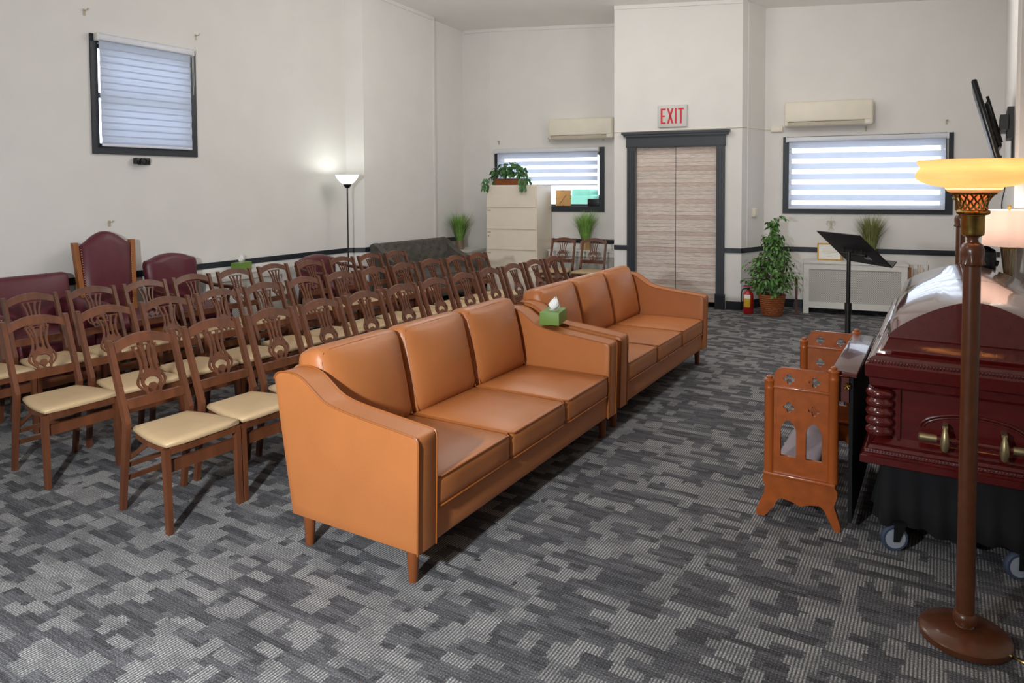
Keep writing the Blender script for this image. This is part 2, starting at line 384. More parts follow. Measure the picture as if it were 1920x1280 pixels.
WB.prism([(-.965, 9.62), (-.65, 9.62), (-.39, 10.09), (-.39, 10.73), (-.965, 10.73)], 0, WT)
holed(WB, -.39, 2.60, 10.09, 10.29, -.09, 1.725, 1.33, 2.20, 'x')
struct('wall_back', WB, 'wall', rz=PH)
WR = MB().prism([(.41, 6.0), (.41, 6.0), (3.2, 6.0), (3.2, 10.9), (.62, 10.9), (.595, 10.336)][1:], 0, WT)
WR.box(2.3, 2.5, -2.4, 6.0, 0, WT)
struct('wall_right', WR, 'wall')
struct('wall_front', MB().box(-7.13, 2.5, -2.6, -2.4, 0, WT), 'wall')
# dark chair rail, baseboards
def strip(name, pts, z0, z1, d, rz=None, mat='navy', z1b=None):
    mb = MB()
    for (x0, y0), (x1, y1) in zip(pts[:-1], pts[1:]):
        dx, dy = x1-x0, y1-y0; L = math.hypot(dx, dy); nx, ny = dy/L*d, -dx/L*d
        mb.prism([(x0, y0), (x0+nx, y0+ny), (x1+nx, y1+ny), (x1, y1)], z0, z1)
        mb.prism([(x0, y0), (x0+nx*.6, y0+ny*.6), (x1+nx*.6, y1+ny*.6), (x1, y1)], z0-.008, z0) if name.startswith('trim') else None
    return struct(name, mb, mat, rz=rz)
RZ = (.757, .812)
leftp = [(-6.93, -2.3), (-6.93, 6.98), (-6.75, 7.137), (-6.75, 8.68), (-6.85, 8.70), (-6.85, 9.45)]
strip('trim_1', leftp, *RZ, .02)
strip('trim_2', [(-3.54, 10.53), (-2.34, 10.53)], *RZ, .02, PH)
strip('trim_3', [(-2.34, 9.62), (-2.15, 9.62)], *RZ, .02, PH)
strip('trim_4', [(-.86, 9.62), (-.65, 9.62), (-.39, 10.09), (2.30, 10.09)], *RZ, .02, PH)
strip('baseboard_left', leftp, 0, .11, .015)
strip('baseboard_back', [(-5.1, 10.60), (-4.62, 10.53), (-2.34, 10.53)], 0, .11, .015, PH)
strip('baseboard_right', [(-.84, 9.62), (-.65, 9.62), (-.39, 10.09), (2.30, 10.09)], 0, .11, .015, PH)
# pale corner bead on the left pier and a slim cornice under the ceiling
struct('trim_5', MB().box(-6.765, -6.735, 8.665, 8.695, .82, ceil_z(-6.75, 8.68)), 'wall')
def cornice(name, pts, d, frame=None):
    mb = MB()
    for (x0, y0), (x1, y1) in zip(pts[:-1], pts[1:]):
        dx, dy = x1-x0, y1-y0; L = math.hypot(dx, dy); nx, ny = dy/L*d, -dx/L*d; vv = []
        for x, y in ((x0, y0), (x0+nx, y0+ny), (x1+nx, y1+ny), (x1, y1)): vv.append((x, y, ceil_z(x, y)-.05))
        vv += [(a, b, c+.05) for a, b, c in vv]
        mb.add(vv, [(0, 3, 2, 1), (4, 5, 6, 7), (0, 1, 5, 4), (1, 2, 6, 5), (2, 3, 7, 6), (3, 0, 4, 7)])
    return struct(name, mb, 'wall')
cornice('trim_6', [(-6.75, 7.137), (-6.75, 8.68)], .018)
cornice('trim_7', [tuple(st(s, t)[:2]) for s, t in ((-5.1, 10.60), (-4.62, 10.53), (-2.34, 10.53))], .018)
cornice('trim_8', [tuple(st(s, t)[:2]) for s, t in ((-2.34, 9.62), (-.65, 9.62))], .018)
struct('trim_9', MB().box(.43, .47, 5.985, 6.0, 0, 4.6).box(.50, .52, 5.985, 6.0, 0, 4.6), 'wall')

# windows: dark frame, glass; the outside is real
def window(name, a0, a1, z0, z1, ia0, ia1, iz0, iz1, face, axis, rz=None, mull=None):
    def bx(mb, u0, u1, d0, d1, zz0, zz1):
        if axis == 'y': mb.box(face-d1, face-d0, u0, u1, zz0, zz1)
        else: mb.box(u0, u1, face+d0, face+d1, zz0, zz1)
    w_ = MB()
    for (u0, u1, zz0, zz1) in ((a0, ia0, z0, z1), (ia1, a1, z0, z1), (ia0, ia1, z0, iz0), (ia0, ia1, iz1, z1)): bx(w_, u0, u1, -.022, .0, zz0, zz1)
    o = w_.build(name, 'navy', None, 0, rot=(0, 0, rz) if rz else None); o['kind'] = 'structure'
    j = MB()                                            # lining and sash set back in the wall
    for (u0, u1, zz0, zz1) in ((ia0, ia0+.012, iz0, iz1), (ia1-.012, ia1, iz0, iz1), (ia0, ia1, iz0, iz0+.012), (ia0, ia1, iz1-.012, iz1)): bx(j, u0, u1, 0, .2, zz0, zz1)
    j.build('sash_lining', 'navy', o, 0)
    s_ = MB(); f = .04
    for (u0, u1, zz0, zz1) in ((ia0, ia0+f, iz0, iz1), (ia1-f, ia1, iz0, iz1), (ia0, ia1, iz0, iz0+f), (ia0, ia1, iz1-f, iz1)): bx(s_, u0+.012*(u0 == ia0)*1.0, u1, .10, .14, zz0, zz1)
    if mull: bx(s_, ia0, ia1, .10, .14, mull-.025, mull+.025)
    s_.build('sash', 'navy', o, 0)
    g = MB(); bx(g, ia0+.03, ia1-.03, .118, .122, iz0+.03, iz1-.03); g.build('pane', 'glass', o, 0)
    return o
window('window_1', 3.636, 4.736, 1.973, 3.113, 3.70, 4.675, 2.045, 3.045, -6.93, 'y', mull=2.55)
window('window_2', -4.533, -2.71, 1.234, 2.229, -4.46, -2.785, 1.31, 2.155, 10.53, 'x', PH)
window('window_3', -.159, 1.798, 1.257, 2.27, -.09, 1.725, 1.33, 2.20, 10.09, 'x', PH)
# door: casing with crown, two leaves faced with whitewashed boards
d1 = MB()
d1.box(-2.155, -2.035, 9.59, 9.62, 0, 2.155).box(-.97, -.86, 9.59, 9.62, 0, 2.155)
door = d1.build('door_1', 'navy', None, 0, rot=(0, 0, PH)); door['kind'] = 'structure'
for a in (-2.155, -.97):
    for k in (0, 1, 2): MB().box(a+.018+.032*k, a+.034+.032*k, 9.582, 9.59, .2, 2.12).build('casing_flute', 'navy', door, 0)
MB().box(-2.165, -.85, 9.585, 9.62, 2.155, 2.285).build('door_header', 'navy', door, 0)
cr = MB()
for k, (o_, z0, z1) in enumerate(((.0, 2.165, 2.18), (.0, 2.285, 2.30), (.03, 2.30, 2.33), (.055, 2.33, 2.362))):
    cr.box(-2.165-o_, -.85+o_, 9.575-o_, 9.62, z0, z1)
cr.build('door_crown', 'navy', door, 0)
for a in (-2.165, -.98): MB().box(a, a+.13, 9.578, 9.62, 0, .2).build('plinth_block', 'navy', door, 0)
hs_ = [.058, .05, .064, .047, .055, .06, .05, .066, .045, .056]
for leaf, (a, b) in enumerate(((-2.033, -1.508), (-1.500, -.972))):
    lf = MB().box(a, b, 9.672, 9.70, .075, 2.15).build('door_leaf', 'plankr', door, 0)
    z = .075; k = 0
    while z < 2.14:
        h = min(hs_[(k+leaf*0) % 10], 2.15-z)
        MB().box(a, b, 9.664+.002*(k % 2), 9.672, z+.0015, z+h-.0015).build('plank', 'plank' if (k*7) % 4 else 'plankr', lf, 0)
        z += h; k += 1
MB().box(-1.509, -1.499, 9.668, 9.70, .075, 2.15).build('door_gap', 'black', door, 0)
# the yard outside
ex = MB().box(-30, 30, -10, 40, -.35, -.3); struct('ground_outside', ex, 'conc')
for i, (x, y, sx, sy, h, mt_, lab, cat, nm) in enumerate((
        (-12.5, 3.2, .8, 1.6, 2.6, 'hedge', 'green hedge outside the upper left window', 'hedge', 'outdoor_hedge'),
        (st(-3.5, 12.2).x, st(-3.5, 12.2).y, .24, .2, 1.78, 'mint', 'mint green bin seen through the low left rear window', 'bin', 'outdoor_bin'),
        (st(-2.95, 12.4).x, st(-2.95, 12.4).y, .24, .3, 1.84, 'rubber', 'dark parked vehicle seen through the low left rear window', 'vehicle', 'outdoor_vehicle'))):
    mb = MB()
    if mt_ == 'hedge':
        for k in range(160):
            p = (x+random.uniform(-sx, sx), y+random.uniform(-sy, sy), random.uniform(.0, h)); r = random.uniform(.12, .3)
            mb.rbox(p, (r, r, r), r*.9, nin=0)
    else:
        mb.rbox((x, y, h/2-.3), (sx, sy, h/2), .06); mb.rbox((x, y, h-.28), (sx*.8, sy*.9, .08), .04)
    tag(mb.build(nm, mt_), lab, cat)
#@@OBJECTS
# ------------------------------------------------------------------ sofas
def arm_profile():
    top = spline([(.402, .60), (.395, .628), (.36, .637), (.18, .656), (.01, .675), (-.09, .693), (-.145, .715), (-.20, .752), (-.262, .79), (-.335, .806), (-.415, .795), (-.442, .765)], 3)
    return [(-.335, .15), (.392, .15)]+[(p[0], p[1]) for p in top]
SL = 2.07
def make_sofa(label, loc, rz):
    t = thing('leather_sofa', label, 'sofa', loc, rz, 'tan leather sofas')
    prof = arm_profile(); n = len(prof)
    for sg in (-1, 1):
        y0, y1 = sorted((sg*SL/2, sg*(SL/2-.13)))
        b = .012; mb = MB(); rings = []
        cx = sum(p[0] for p in prof)/n; cz_ = sum(p[1] for p in prof)/n
        def inset(d): return [(cx+(p[0]-cx)*(1-d/.35), cz_+(p[1]-cz_)*(1-d/.30)) for p in prof]
        vs_ = []
        for yy, d in ((y0, b+.02), (y0, b), (y0+.004, .003), (y0+b, 0), (y1-b, 0), (y1-.004, .003), (y1, b), (y1, b+.02)): vs_ += [(p[0], yy, p[1]) for p in inset(d)]
        fs = [tuple(range(n)), tuple(7*n+i for i in range(n-1, -1, -1))]
        for k in range(7): fs += [(k*n+i, (k+1)*n+i, (k+1)*n+(i+1) % n, k*n+(i+1) % n) for i in range(n)]
        a = mb.add(vs_, fs).build('armrest', 'leather', t, 35)
        for yy in (y0+.003, y1-.003): MB().tube([(p[0]*1.0, yy, p[1]) for p in prof[1:]], .0045, 6).build('piping', 'piping', a)
    h = SL/2-.13
    MB().rbox((.03, 0, .225), (.355, h+.005, .072), .015).build('seat_base', 'leather', t, 50)
    b0 = MB(); b0.M = Matrix.Translation((-.37, 0, .475)) @ Euler((0, R(-9.5), 0)).to_matrix().to_4x4()
    b0.rbox((0, 0, 0), (.05, h+.005, .33), .03).build('back_frame', 'leather', t, 50)
    cw = 2*h/3
    for k in range(3):
        yc = -h+cw*(k+.5)
        c = MB().rbox((.075, yc, .362), (.325, cw/2-.002, .068), .03, crown=.018).build('seat_cushion', 'leather', t, 60)
        def loop(x, z, hy, hz, ry=0): pass
        x0, x1, yy0, yy1 = -.24, .396, yc-cw/2+.008, yc+cw/2-.008
        MB().tube([(x0, yy0, .428), (x1-.02, yy0, .428), (x1, yy0+.02, .424), (x1, yy1-.02, .424), (x1-.02, yy1, .428), (x0, yy1, .428)], .0045, 6).build('piping', 'piping', c)
        MB().tube([(x1-.02, yy0, .300), (x1+.001, yy0+.02, .300), (x1+.001, yy1-.02, .300), (x1-.02, yy1, .300)], .0045, 6).build('piping', 'piping', c)
        Mx = Matrix.Translation((-.328, yc, .638)) @ Euler((0, R(-13), 0)).to_matrix().to_4x4()
        c = MB(); c.M = Mx
        c.rbox((0, 0, 0), (.090, cw/2-.002, .247), .062, crown=.05, axis=0, nin=5).build('back_cushion', 'leather', t, 60)
        c = t.children[-1]; hy, hz, xx = cw/2-.026, .221, .075
        pts = [(xx, -hy, -hz), (xx, -hy, hz-.05), (xx, -hy+.015, hz-.012), (xx, -hy+.06, hz), (xx, 0, hz+.004), (xx, hy-.06, hz), (xx, hy-.015, hz-.012), (xx, hy, hz-.05), (xx, hy, -hz)]
        MB().tube([Mx @ Vector(p) for p in pts], .005, 6).build('piping', 'piping', c)
    for x in (.322, -.286):
        for y in (-SL/2+.06, SL/2-.06): MB().lathe([(.019, 0), (.02, .004), (.029, .155)], 14, (x, y)).build('leg', 'sofaleg', t)
    return t
make_sofa('tan leather sofa nearest the camera', (-2.2, 2.17+SL/2, 0), R(.6))
make_sofa('tan leather sofa farther from the camera, by the wooden double doors', (-2.235, 4.345+SL/2, 0), R(.4))
def tissue_box(label, loc, rz, s=(.125, .22, .085)):
    t = thing('tissue_box', label, 'tissue box', loc, rz)
    MB().rbox((0, 0, s[2]/2), (s[0]/2, s[1]/2, s[2]/2), .003, nin=0).build('carton', 'green', t, 30)
    MB().lathe([(.03, s[2]), (.03, s[2]+.001)], 16).build('opening', 'paper', t)
    mb = MB(); vs_ = []
    for i, (w_, z, ox) in enumerate(((.018, s[2], 0), (.034, s[2]+.028, .004), (.022, s[2]+.055, .012), (.004, s[2]+.085, .020))):
        for j in range(9):
            a = 2*math.pi*j/8*.93; k = w_*(1+.35*math.sin(j*2.4+i)); vs_.append((ox+k*math.cos(a), k*math.sin(a)*1.1-ox*.4, z+.012*math.sin(j*1.7)*(i > 0)))
    fs = [(r*9+c, r*9+c+1, r*9+10+c, r*9+9+c) for r in range(3) for c in range(8)]
    o = mb.add(vs_, fs).build('tissue', 'tissue', t, 60); md = o.modifiers.new('thick', 'SOLIDIFY'); md.thickness = .002
    return t
tissue_box('green tissue box on the arm of the nearest tan sofa', (-2.265, 4.215, .714), R(14), (.135, .23, .085))

# ------------------------------------------------------------------ folding chairs with pierced splats
def splat_mesh():
    H = .262                                            # height of the splat, v from the lower rail up
    half = [(.040, 0), (.042, .05), (.052, .09), (.070, .16), (.079, .24), (.073, .33), (.060, .41), (.050, .49), (.045, .58), (.046, .70), (.054, .84), (.068, 1.0)]
    o = [(p[0], p[1]*H) for p in [tuple(v) for v in spline(half, 3)]]
    outer = o+[(-x, y) for x, y in o[::-1]]
    def hole(pts, mirror=False):
        p = [(v[0]*(-1 if mirror else 1), v[1]*H) for v in spline(pts+[pts[0]], 3)[:-1]]
        return p[::-1] if mirror else p
    holes = [hole([(.0, .49), (.009, .53), (.008, .66), (.008, .78), (.015, .97), (0, .98), (-.015, .97), (-.008, .78), (-.008, .66), (-.009, .53)])]
    for m in (False, True):
        holes.append(hole([(.034, .425), (.039, .45), (.035, .55), (.034, .68), (.042, .84), (.055, .96), (.032, .97), (.021, .80), (.020, .66), (.022, .54), (.027, .46)], m))
        holes.append(hole([(.058, .36), (.066, .29), (.068, .23), (.060, .165), (.047, .135), (.052, .18), (.056, .24), (.054, .30)], m))
        holes.append(hole([(.027, .13), (.032, .08), (.028, .03), (.010, .03), (.007, .06)], m))
    holes.append(hole([(0, .335), (.026, .31), (.041, .25), (.038, .19), (.022, .155), (.012, .21), (-.012, .21), (-.022, .155), (-.038, .19), (-.041, .25), (-.026, .31)]))
    return cutout('splat', outer, holes, .011)
SPL = splat_mesh()
def make_chair():
    t = thing('folding_chair', '', 'chair')
    def back_x(z): return -.16-(z-.45)*(.153/.41)       # the back leans
    for sg in (-1, 1):
        yb = sg*.172
        p = MB(); p.beam((-.228, sg*.168, 0), (-.170, yb, .40), .030, .024, .040, .026); p.beam((-.170, yb, .40), (-.163, yb, .46), .040, .026, .040, .026)
        p.beam((-.163, yb, .46), (back_x(.864), yb, .864), .040, .026, .030, .026)
        p.build('back_post', 'wood', t, 0)
        MB().beam((.222, sg*.194, 0), (.205, sg*.194, .405), .028, .026, .036, .028).build('front_leg', 'wood', t, 0)
        a, b = Vector((-.19, sg*.15, .27)), Vector((.0, sg*.155, .385))
        br = MB(); d = (b-a).normalized(); n = Vector((-d.z, 0, d.x))*.011; yv = Vector((0, .004, 0))
        br.add([a-n-yv, a+n-yv, a+n+yv, a-n+yv, b-n-yv, b+n-yv, b+n+yv, b-n+yv], [(0, 1, 2, 3), (7, 6, 5, 4), (0, 4, 5, 1), (1, 5, 6, 2), (2, 6, 7, 3), (3, 7, 4, 0)]).build('brace', 'wood', t, 0)
    # crest: an arched board between the posts, bowed a little
    cr = MB(); vs_ = []; n = 10
    for i in range(n+1):
        u = -1+2*i/n; y = u*.160; top = .838+.040*(1-u*u); bot = .793+.038*(1-u*u); x = back_x(.80)-.012*(1-u*u)
        for dx, z in ((-.010, bot), (.010, bot), (.010-.017, top), (-.010-.017, top)): vs_.append((x+dx, y, z))
    fs = [(0, 1, 2, 3), (4*n+3, 4*n+2, 4*n+1, 4*n)]
    for i in range(n): fs += [(4*i+j, 4*i+4+j, 4*i+4+(j+1) % 4, 4*i+(j+1) % 4) for j in range(4)]
    cr.add(vs_, fs).build('crest_rail', 'wood', t, 30)
    MB().box(back_x(.53)-.011, back_x(.53)+.011, -.16, .16, .522, .570).build('lower_rail', 'wood', t, 0)
    ang = math.atan2(.153, .41)
    mx = Matrix(((0, -math.sin(ang), math.cos(ang), 0), (1, 0, 0, 0), (0, math.cos(ang), math.sin(ang), 0), (0, 0, 0, 1)))
    o = link('splat', SPL, 'wood', t); o.matrix_local = Matrix.Translation((back_x(.568)+.002, 0, .568)) @ mx
    # seat: frame and padded cushion, wider in front, sides bowed
    def outline(g, x0=-.150, x1=.222):
        pts = []
        for u in [i/8 for i in range(9)]:
            x = x0+(x1-x0)*u; pts.append((x, .150+.052*math.sin(u*math.pi/2*1.15)+g))
        return pts+[(x1+.012+g, .12), (x1+.014+g, -.12)]+[(x, -y) for x, y in pts[::-1]]
    MB().prism([(x, max(-.178, min(.178, y))) for x, y in outline(-.012)][::-1], .378, .418).build('seat_frame', 'wood', t, 0)
    mb = MB(); n = len(outline(0)); vs_ = []; fs = []
    def ins(k, z): return [(.036+(x-.036)*k, y*k, z) for x, y in outline(0)]
    for k, z in ((.985, .416), (1.0, .424), (.995, .434), (.955, .442), (.82, .4475), (.5, .450)): vs_ += ins(k, z)
    for r in range(5): fs += [(r*n+i, r*n+(i+1) % n, (r+1)*n+(i+1) % n, (r+1)*n+i) for i in range(n)][::1]
    fs = [f[::-1] for f in fs]; fs += [tuple(range(n)), tuple(5*n+i for i in range(n-1, -1, -1))]
    mb.add(vs_, fs).build('seat_cushion', 'seat', t, 60)
    MB().box(.185, .205, -.182, .182, .285, .342).build('front_stretcher', 'wood', t, 0)
    for z in (.235, .165): MB().box(-.205-(.235-z)*.15, -.188-(.235-z)*.15, -.158, .158, z-.012, z+.012).build('back_stretcher', 'wood', t, 0)
    return t
proto = make_chair(); used = [False]
def chair(x, y, rz, label, group):
    c = proto if not used[0] else copy_tree(proto); used[0] = True
    c.location = (x, y, 0); c.rotation_euler = (0, 0, rz); c['label'] = label; c['group'] = group
    return c
for k in range(12):
    chair(-3.338, 2.140+.4205*k, R(random.uniform(-.5, .5)), 'wooden folding chair, %s from the camera in the row directly behind the tan sofas' % ORD[k], 'folding chairs in the row behind the sofas')
for k in range(12):
    chair(-4.385+max(0, k-5)*.015, 2.095+.4195*k, R(random.uniform(-.5, .5)), 'wooden folding chair, %s from the camera in the middle row' % ORD[k], 'folding chairs in the middle row')
r3 = [(-5.41, 2.11), (-5.415, 2.53), (-5.40, 2.957), (-5.385, 3.38), (-5.40, 3.82), (-5.425, 4.28), (-5.44, 4.745), (-5.38, 5.172), (-5.35, 5.595), (-5.33, 6.018), (-5.31, 6.441)]
for k, (x, y) in enumerate(r3):
    chair(x, y, R(random.uniform(-.5, .5)), 'wooden folding chair, %s from the camera in the row nearest the left wall' % ORD[k], 'folding chairs in the row nearest the left wall')
for s, lab in ((-3.165, 'wooden folding chair against the rear wall beside the filing cabinet'), (-2.70, 'wooden folding chair against the rear wall beside the door pier')):
    p = st(s, 9.60); chair(p.x, p.y, PH-math.pi/2, lab, 'folding chairs against the rear wall')
#@@MORE
# ------------------------------------------------------------------ armchairs along the left wall
def studs(parent, pts):
    mb = MB()
    for p in pts: mb.rbox(p, (.005, .005, .005), .0045, nin=0)
    mb.build('nailhead_trim', 'stud', parent, 60, kind='stuff')
def nails_along(pts, step=.022):
    out = []
    for a, b in zip(pts[:-1], pts[1:]):
        a, b = Vector(a), Vector(b); n = max(1, int((b-a).length/step))
        out += [a.lerp(b, i/n) for i in range(n)]
    return out
def slab(poly, x0, x1, lean, bulge=0.0):               # upholstered back: outline in (y, z), thickness in x, leaning
    n = len(poly); cy_ = sum(p[0] for p in poly)/n; cz_ = sum(p[1] for p in poly)/n; vs_ = []; fs = []
    layers = [(x0, .97), (x0+.012, 1), (x1-.02, 1), (x1, .955), (x1+bulge*.7, .75), (x1+bulge, .4)]
    for x, k in layers:
        for y, z in poly:
            zz = cz_+(z-cz_)*k; vs_.append((x-lean*(zz-.4), cy_+(y-cy_)*k, zz))
    for r in range(len(layers)-1): fs += [(r*n+i, r*n+(i+1) % n, (r+1)*n+(i+1) % n, (r+1)*n+i) for i in range(n)]
    fs += [tuple(range(n-1, -1, -1)), tuple((len(layers)-1)*n+i for i in range(n))]
    return MB().add(vs_, fs)
# tall one
t = thing('throne_chair', 'tall-backed maroon chair with oak side posts and nailhead trim, left wall', 'armchair', (-6.35, 3.605, 0), 0)
arch = [(v[0], v[1]) for v in spline([(.235, 1.12), (.19, 1.145), (.12, 1.20), (.05, 1.235), (0, 1.243), (-.05, 1.235), (-.12, 1.20), (-.19, 1.145), (-.235, 1.12)], 2)]
slab([(-.20, .42), (.20, .42), (.235, 1.12)]+arch[1:], -.30, -.25, .10, .03).build('backrest', 'maroon', t, 50)
for sg in (-1, 1):
    MB().beam((-.285, sg*.225, .0), (-.285, sg*.225, .42), .05, .04).beam((-.285, sg*.225, .42), (-.365, sg*.262, 1.15), .055, .04, .05, .045).build('side_post', 'oak', t, 0)
    MB().beam((.24, sg*.24, 0), (.24, sg*.24, .40), .045, .045).build('front_leg', 'oak', t, 0)
    studs(t, nails_along([(-.262, sg*.205, .5), (-.318, sg*.232, 1.11)]))
MB().rbox((0, 0, .43), (.27, .255, .06), .035, crown=.03).build('seat', 'maroon', t, 60)
MB().box(-.27, .25, -.25, .25, .33, .385).build('seat_rail', 'oak', t, 0)
# lower one with open wooden arms
def open_armchair(name, label, loc, rz, bw_, top, peak, nail=False, seat='maroon', back='maroon'):
    t = thing(name, label, 'armchair', loc, rz)
    a = [(v[0], v[1]) for v in spline([(bw_, top-.06), (bw_-.015, top-.012), (bw_-.07, top+.004), (bw_*.45, top+(peak-top)*.7), (0, peak), (-bw_*.45, top+(peak-top)*.7), (-bw_+.07, top+.004), (-bw_+.015, top-.012), (-bw_, top-.06)], 3)]
    slab([(-bw_+.035, .46), (bw_-.035, .46)]+a, -.31, -.235, .12, .03).build('backrest', back, t, 50)
    MB().rbox((.0, 0, .43), (.27, bw_-.01, .06), .035, crown=.03).build('seat', seat, t, 60)
    MB().box(-.27, .25, -bw_+.02, bw_-.02, .32, .375).build('seat_rail', 'darkwood', t, 0)
    for sg in (-1, 1):
        y = sg*(bw_+.015)
        pts = spline([(-.33, sg*(bw_-.01), .70), (-.18, y, .66), (0, y+sg*.02, .635), (.16, y+sg*.03, .635), (.235, y+sg*.03, .62), (.255, y+sg*.03, .585), (.22, y+sg*.03, .57)], 4)
        MB().tube(pts, .019, 8).build('arm', 'darkwood', t)
        MB().tube(spline([(.18, y+sg*.02, .62), (.15, y, .52), (.19, y-sg*.02, .40)], 4), .017, 8).build('arm_support', 'darkwood', t)
        MB().tube(spline([(.235, sg*(bw_-.03), .36), (.26, sg*(bw_-.025), .25), (.235, sg*(bw_-.03), 0)], 4), [.026]*5+[.018]*4, 8).build('front_leg', 'darkwood', t)
        MB().beam((-.33, sg*(bw_-.05), 0), (-.28, sg*(bw_-.05), .42), .035, .035).build('back_leg', 'darkwood', t, 0)
    MB().box(.225, .245, -bw_+.05, bw_-.05, .15, .185).build('stretcher', 'darkwood', t, 0)
    if nail: studs(t, nails_along([(-.245-.12*(z-.4), y, z) for y, z in a]))
    return t
open_armchair('open_armchair', 'maroon armchair with low arched back and open wooden arms, left wall', (-6.35, 4.255, 0), R(2), .285, .93, .985)
open_armchair('open_armchair', 'low brown and maroon armchair with nailhead trim beside the black floor lamp', (-6.30, 6.13, 0), R(4), .33, .755, .81, True, 'maroon', 'maroon')
# rounded club chair at the left edge
t = thing('club_chair', 'maroon club chair with rolled arms at the left edge of the picture', 'armchair', (-6.33, 2.83, 0), 0)
MB().rbox((.0, 0, .21), (.36, .36, .13), .03).build('base', 'maroon', t, 60)
bk = MB(); bk.M = Matrix.Translation((-.34, 0, .60)) @ Euler((0, R(-7), 0)).to_matrix().to_4x4()
bk.rbox((0, 0, 0), (.085, .425, .305), .05, crown=.03, axis=0).build('backrest', 'maroon', t, 60)
MB().rbox((.06, 0, .40), (.32, .29, .075), .045, crown=.03).build('seat_cushion', 'maroon', t, 60)
for sg in (-1, 1):
    a = MB().rbox((.02, sg*.36, .40), (.33, .06, .22), .03).build('armrest', 'maroon', t, 60)
    MB().tube([(-.30, sg*.365, .615), (-.1, sg*.37, .61), (.2, sg*.375, .605), (.33, sg*.375, .60), (.365, sg*.375, .60)], [.085, .09, .09, .088, .06], 16).build('arm_roll', 'maroon', a, 50)
    studs(a, [(.362, sg*.375+.065*math.cos(k*.45), .60+.065*math.sin(k*.45)) for k in range(14)])
    for x in (-.3, .3): MB().lathe([(.02, 0), (.028, .09)], 12, (x, sg*.3)).build('foot', 'darkwood', t)
# tufted charcoal settee in the far left corner
t = thing('tufted_settee', 'charcoal button-tufted settee with sloping arms in the far left corner', 'settee', (-6.26, 7.93, 0), R(-3))
btn = [(y, z) for r, z in enumerate((.56, .68, .79)) for y in [(-.60+.2*k+(.1 if r % 2 else 0)) for k in range(7)] if abs(y) < .62]
def tuft(p, o):
    if p[0] < 0: return o
    d = min(math.hypot(p[1]-y, p[2]+.62-z) for y, z in btn)
    o[0] += .035*min(1, d/.09)-.02; return o
b = MB(); b.M = Matrix.Translation((-.30, 0, .62)) @ Euler((0, R(-9), 0)).to_matrix().to_4x4()
b.rbox((0, 0, 0), (.08, .70, .245), .05, nin=24, dent=tuft).build('backrest', 'settee', t, 80)
for y, z in btn:
    zz = z-.62; p = b.M @ Vector((.068, y, zz)); MB().rbox(tuple(p), (.012, .014, .014), .01, nin=0).build('button', 'settee', t, 60)
MB().rbox((.05, 0, .36), (.32, .64, .09), .05, crown=.02).build('seat_cushion', 'settee', t, 60)
MB().rbox((.02, 0, .20), (.34, .68, .09), .03).build('base', 'settee', t, 60)
for sg in (-1, 1):
    pr = [(-.36, .12), (.34, .12), (.36, .50), (.30, .555), (.10, .60), (-.12, .70), (-.28, .83), (-.36, .865), (-.42, .84)]
    n = len(pr); vs_ = []
    for yy, k in ((sg*.655, .98), (sg*.67, 1), (sg*.755, 1), (sg*.77, .98)): vs_ += [(x*k, yy, .4+(z-.4)*k) for x, z in pr]
    fs = [tuple(range(n)), tuple(3*n+i for i in range(n-1, -1, -1))]
    for k in range(3): fs += [(k*n+i, (k+1)*n+i, (k+1)*n+(i+1) % n, k*n+(i+1) % n) for i in range(n)]
    if sg < 0: fs = [f[::-1] for f in fs]; fs = fs
    MB().add(vs_, fs).build('armrest', 'settee', t, 40)
    for x in (-.28, .28): MB().lathe([(.016, 0), (.026, .12)], 10, (x, sg*.62)).build('foot', 'darkwood', t)

# ------------------------------------------------------------------ radiator covers
def radiator(label, a0, a1, d0, d1, top, frame=None, feet=True):
    """cabinet along local x from a0 to a1, front at y=d0, back y=d1"""
    t = thing('radiator_cover', label, 'radiator cover', *(frame or ((0, 0, 0), 0)))
    MB().box(a0-.01, a1+.01, d0-.012, d1, top-.02, top).build('top_board', 'white', t, 0)
    c = MB(); sw = .065
    for x in (a0, a1-sw): c.box(x, x+sw, d0, d0+.02, 0, top-.02)
    c.box(a0+sw, a1-sw, d0, d0+.02, top-.09, top-.02).box(a0+sw, a1-sw, d0, d0+.02, .075, .15)
    c.box(a0, a0+.015, d0+.02, d1, 0, top-.02).box(a1-.015, a1, d0+.02, d1, 0, top-.02)
    c.build('cabinet_frame', 'white', t, 0)
    MB().box(a0+sw, a1-sw, d0+.012, d0+.016, .15, top-.09).build('grille', 'grille', t, 0)
    return t
radiator('white perforated radiator cover behind the music stand', .105, 1.27, 9.68, 10.07, .66, ((0, 0, 0), PH))
radiator('white perforated radiator cover behind the two folding chairs', -3.50, -2.36, 10.18, 10.51, .665, ((0, 0, 0), PH))
t = radiator('white perforated radiator cover on the left wall under the tissue box', 4.64, 5.72, 6.68, 6.915, .705, ((0, 0, 0), 0))
t.rotation_euler = (0, 0, R(90))
tissue_box('green tissue box on the radiator cover by the left wall', (-6.80, 5.18, .705), R(20), (.12, .23, .09))
# low grey cabinet in the corner
t = thing('low_cabinet', 'low grey corner cabinet carrying a potted grass plant', 'cabinet', (-6.60, 9.14, 0), 0)
MB().box(-.23, .23, -.32, .36, 0, .60).build('body', 'white', t, 0)
MB().box(-.24, .25, -.33, .36, .60, .635).build('top_board', 'white', t, 0)
MB().box(.23, .238, -.29, .33, .06, .56).build('door_panel', 'acd', t, 0)

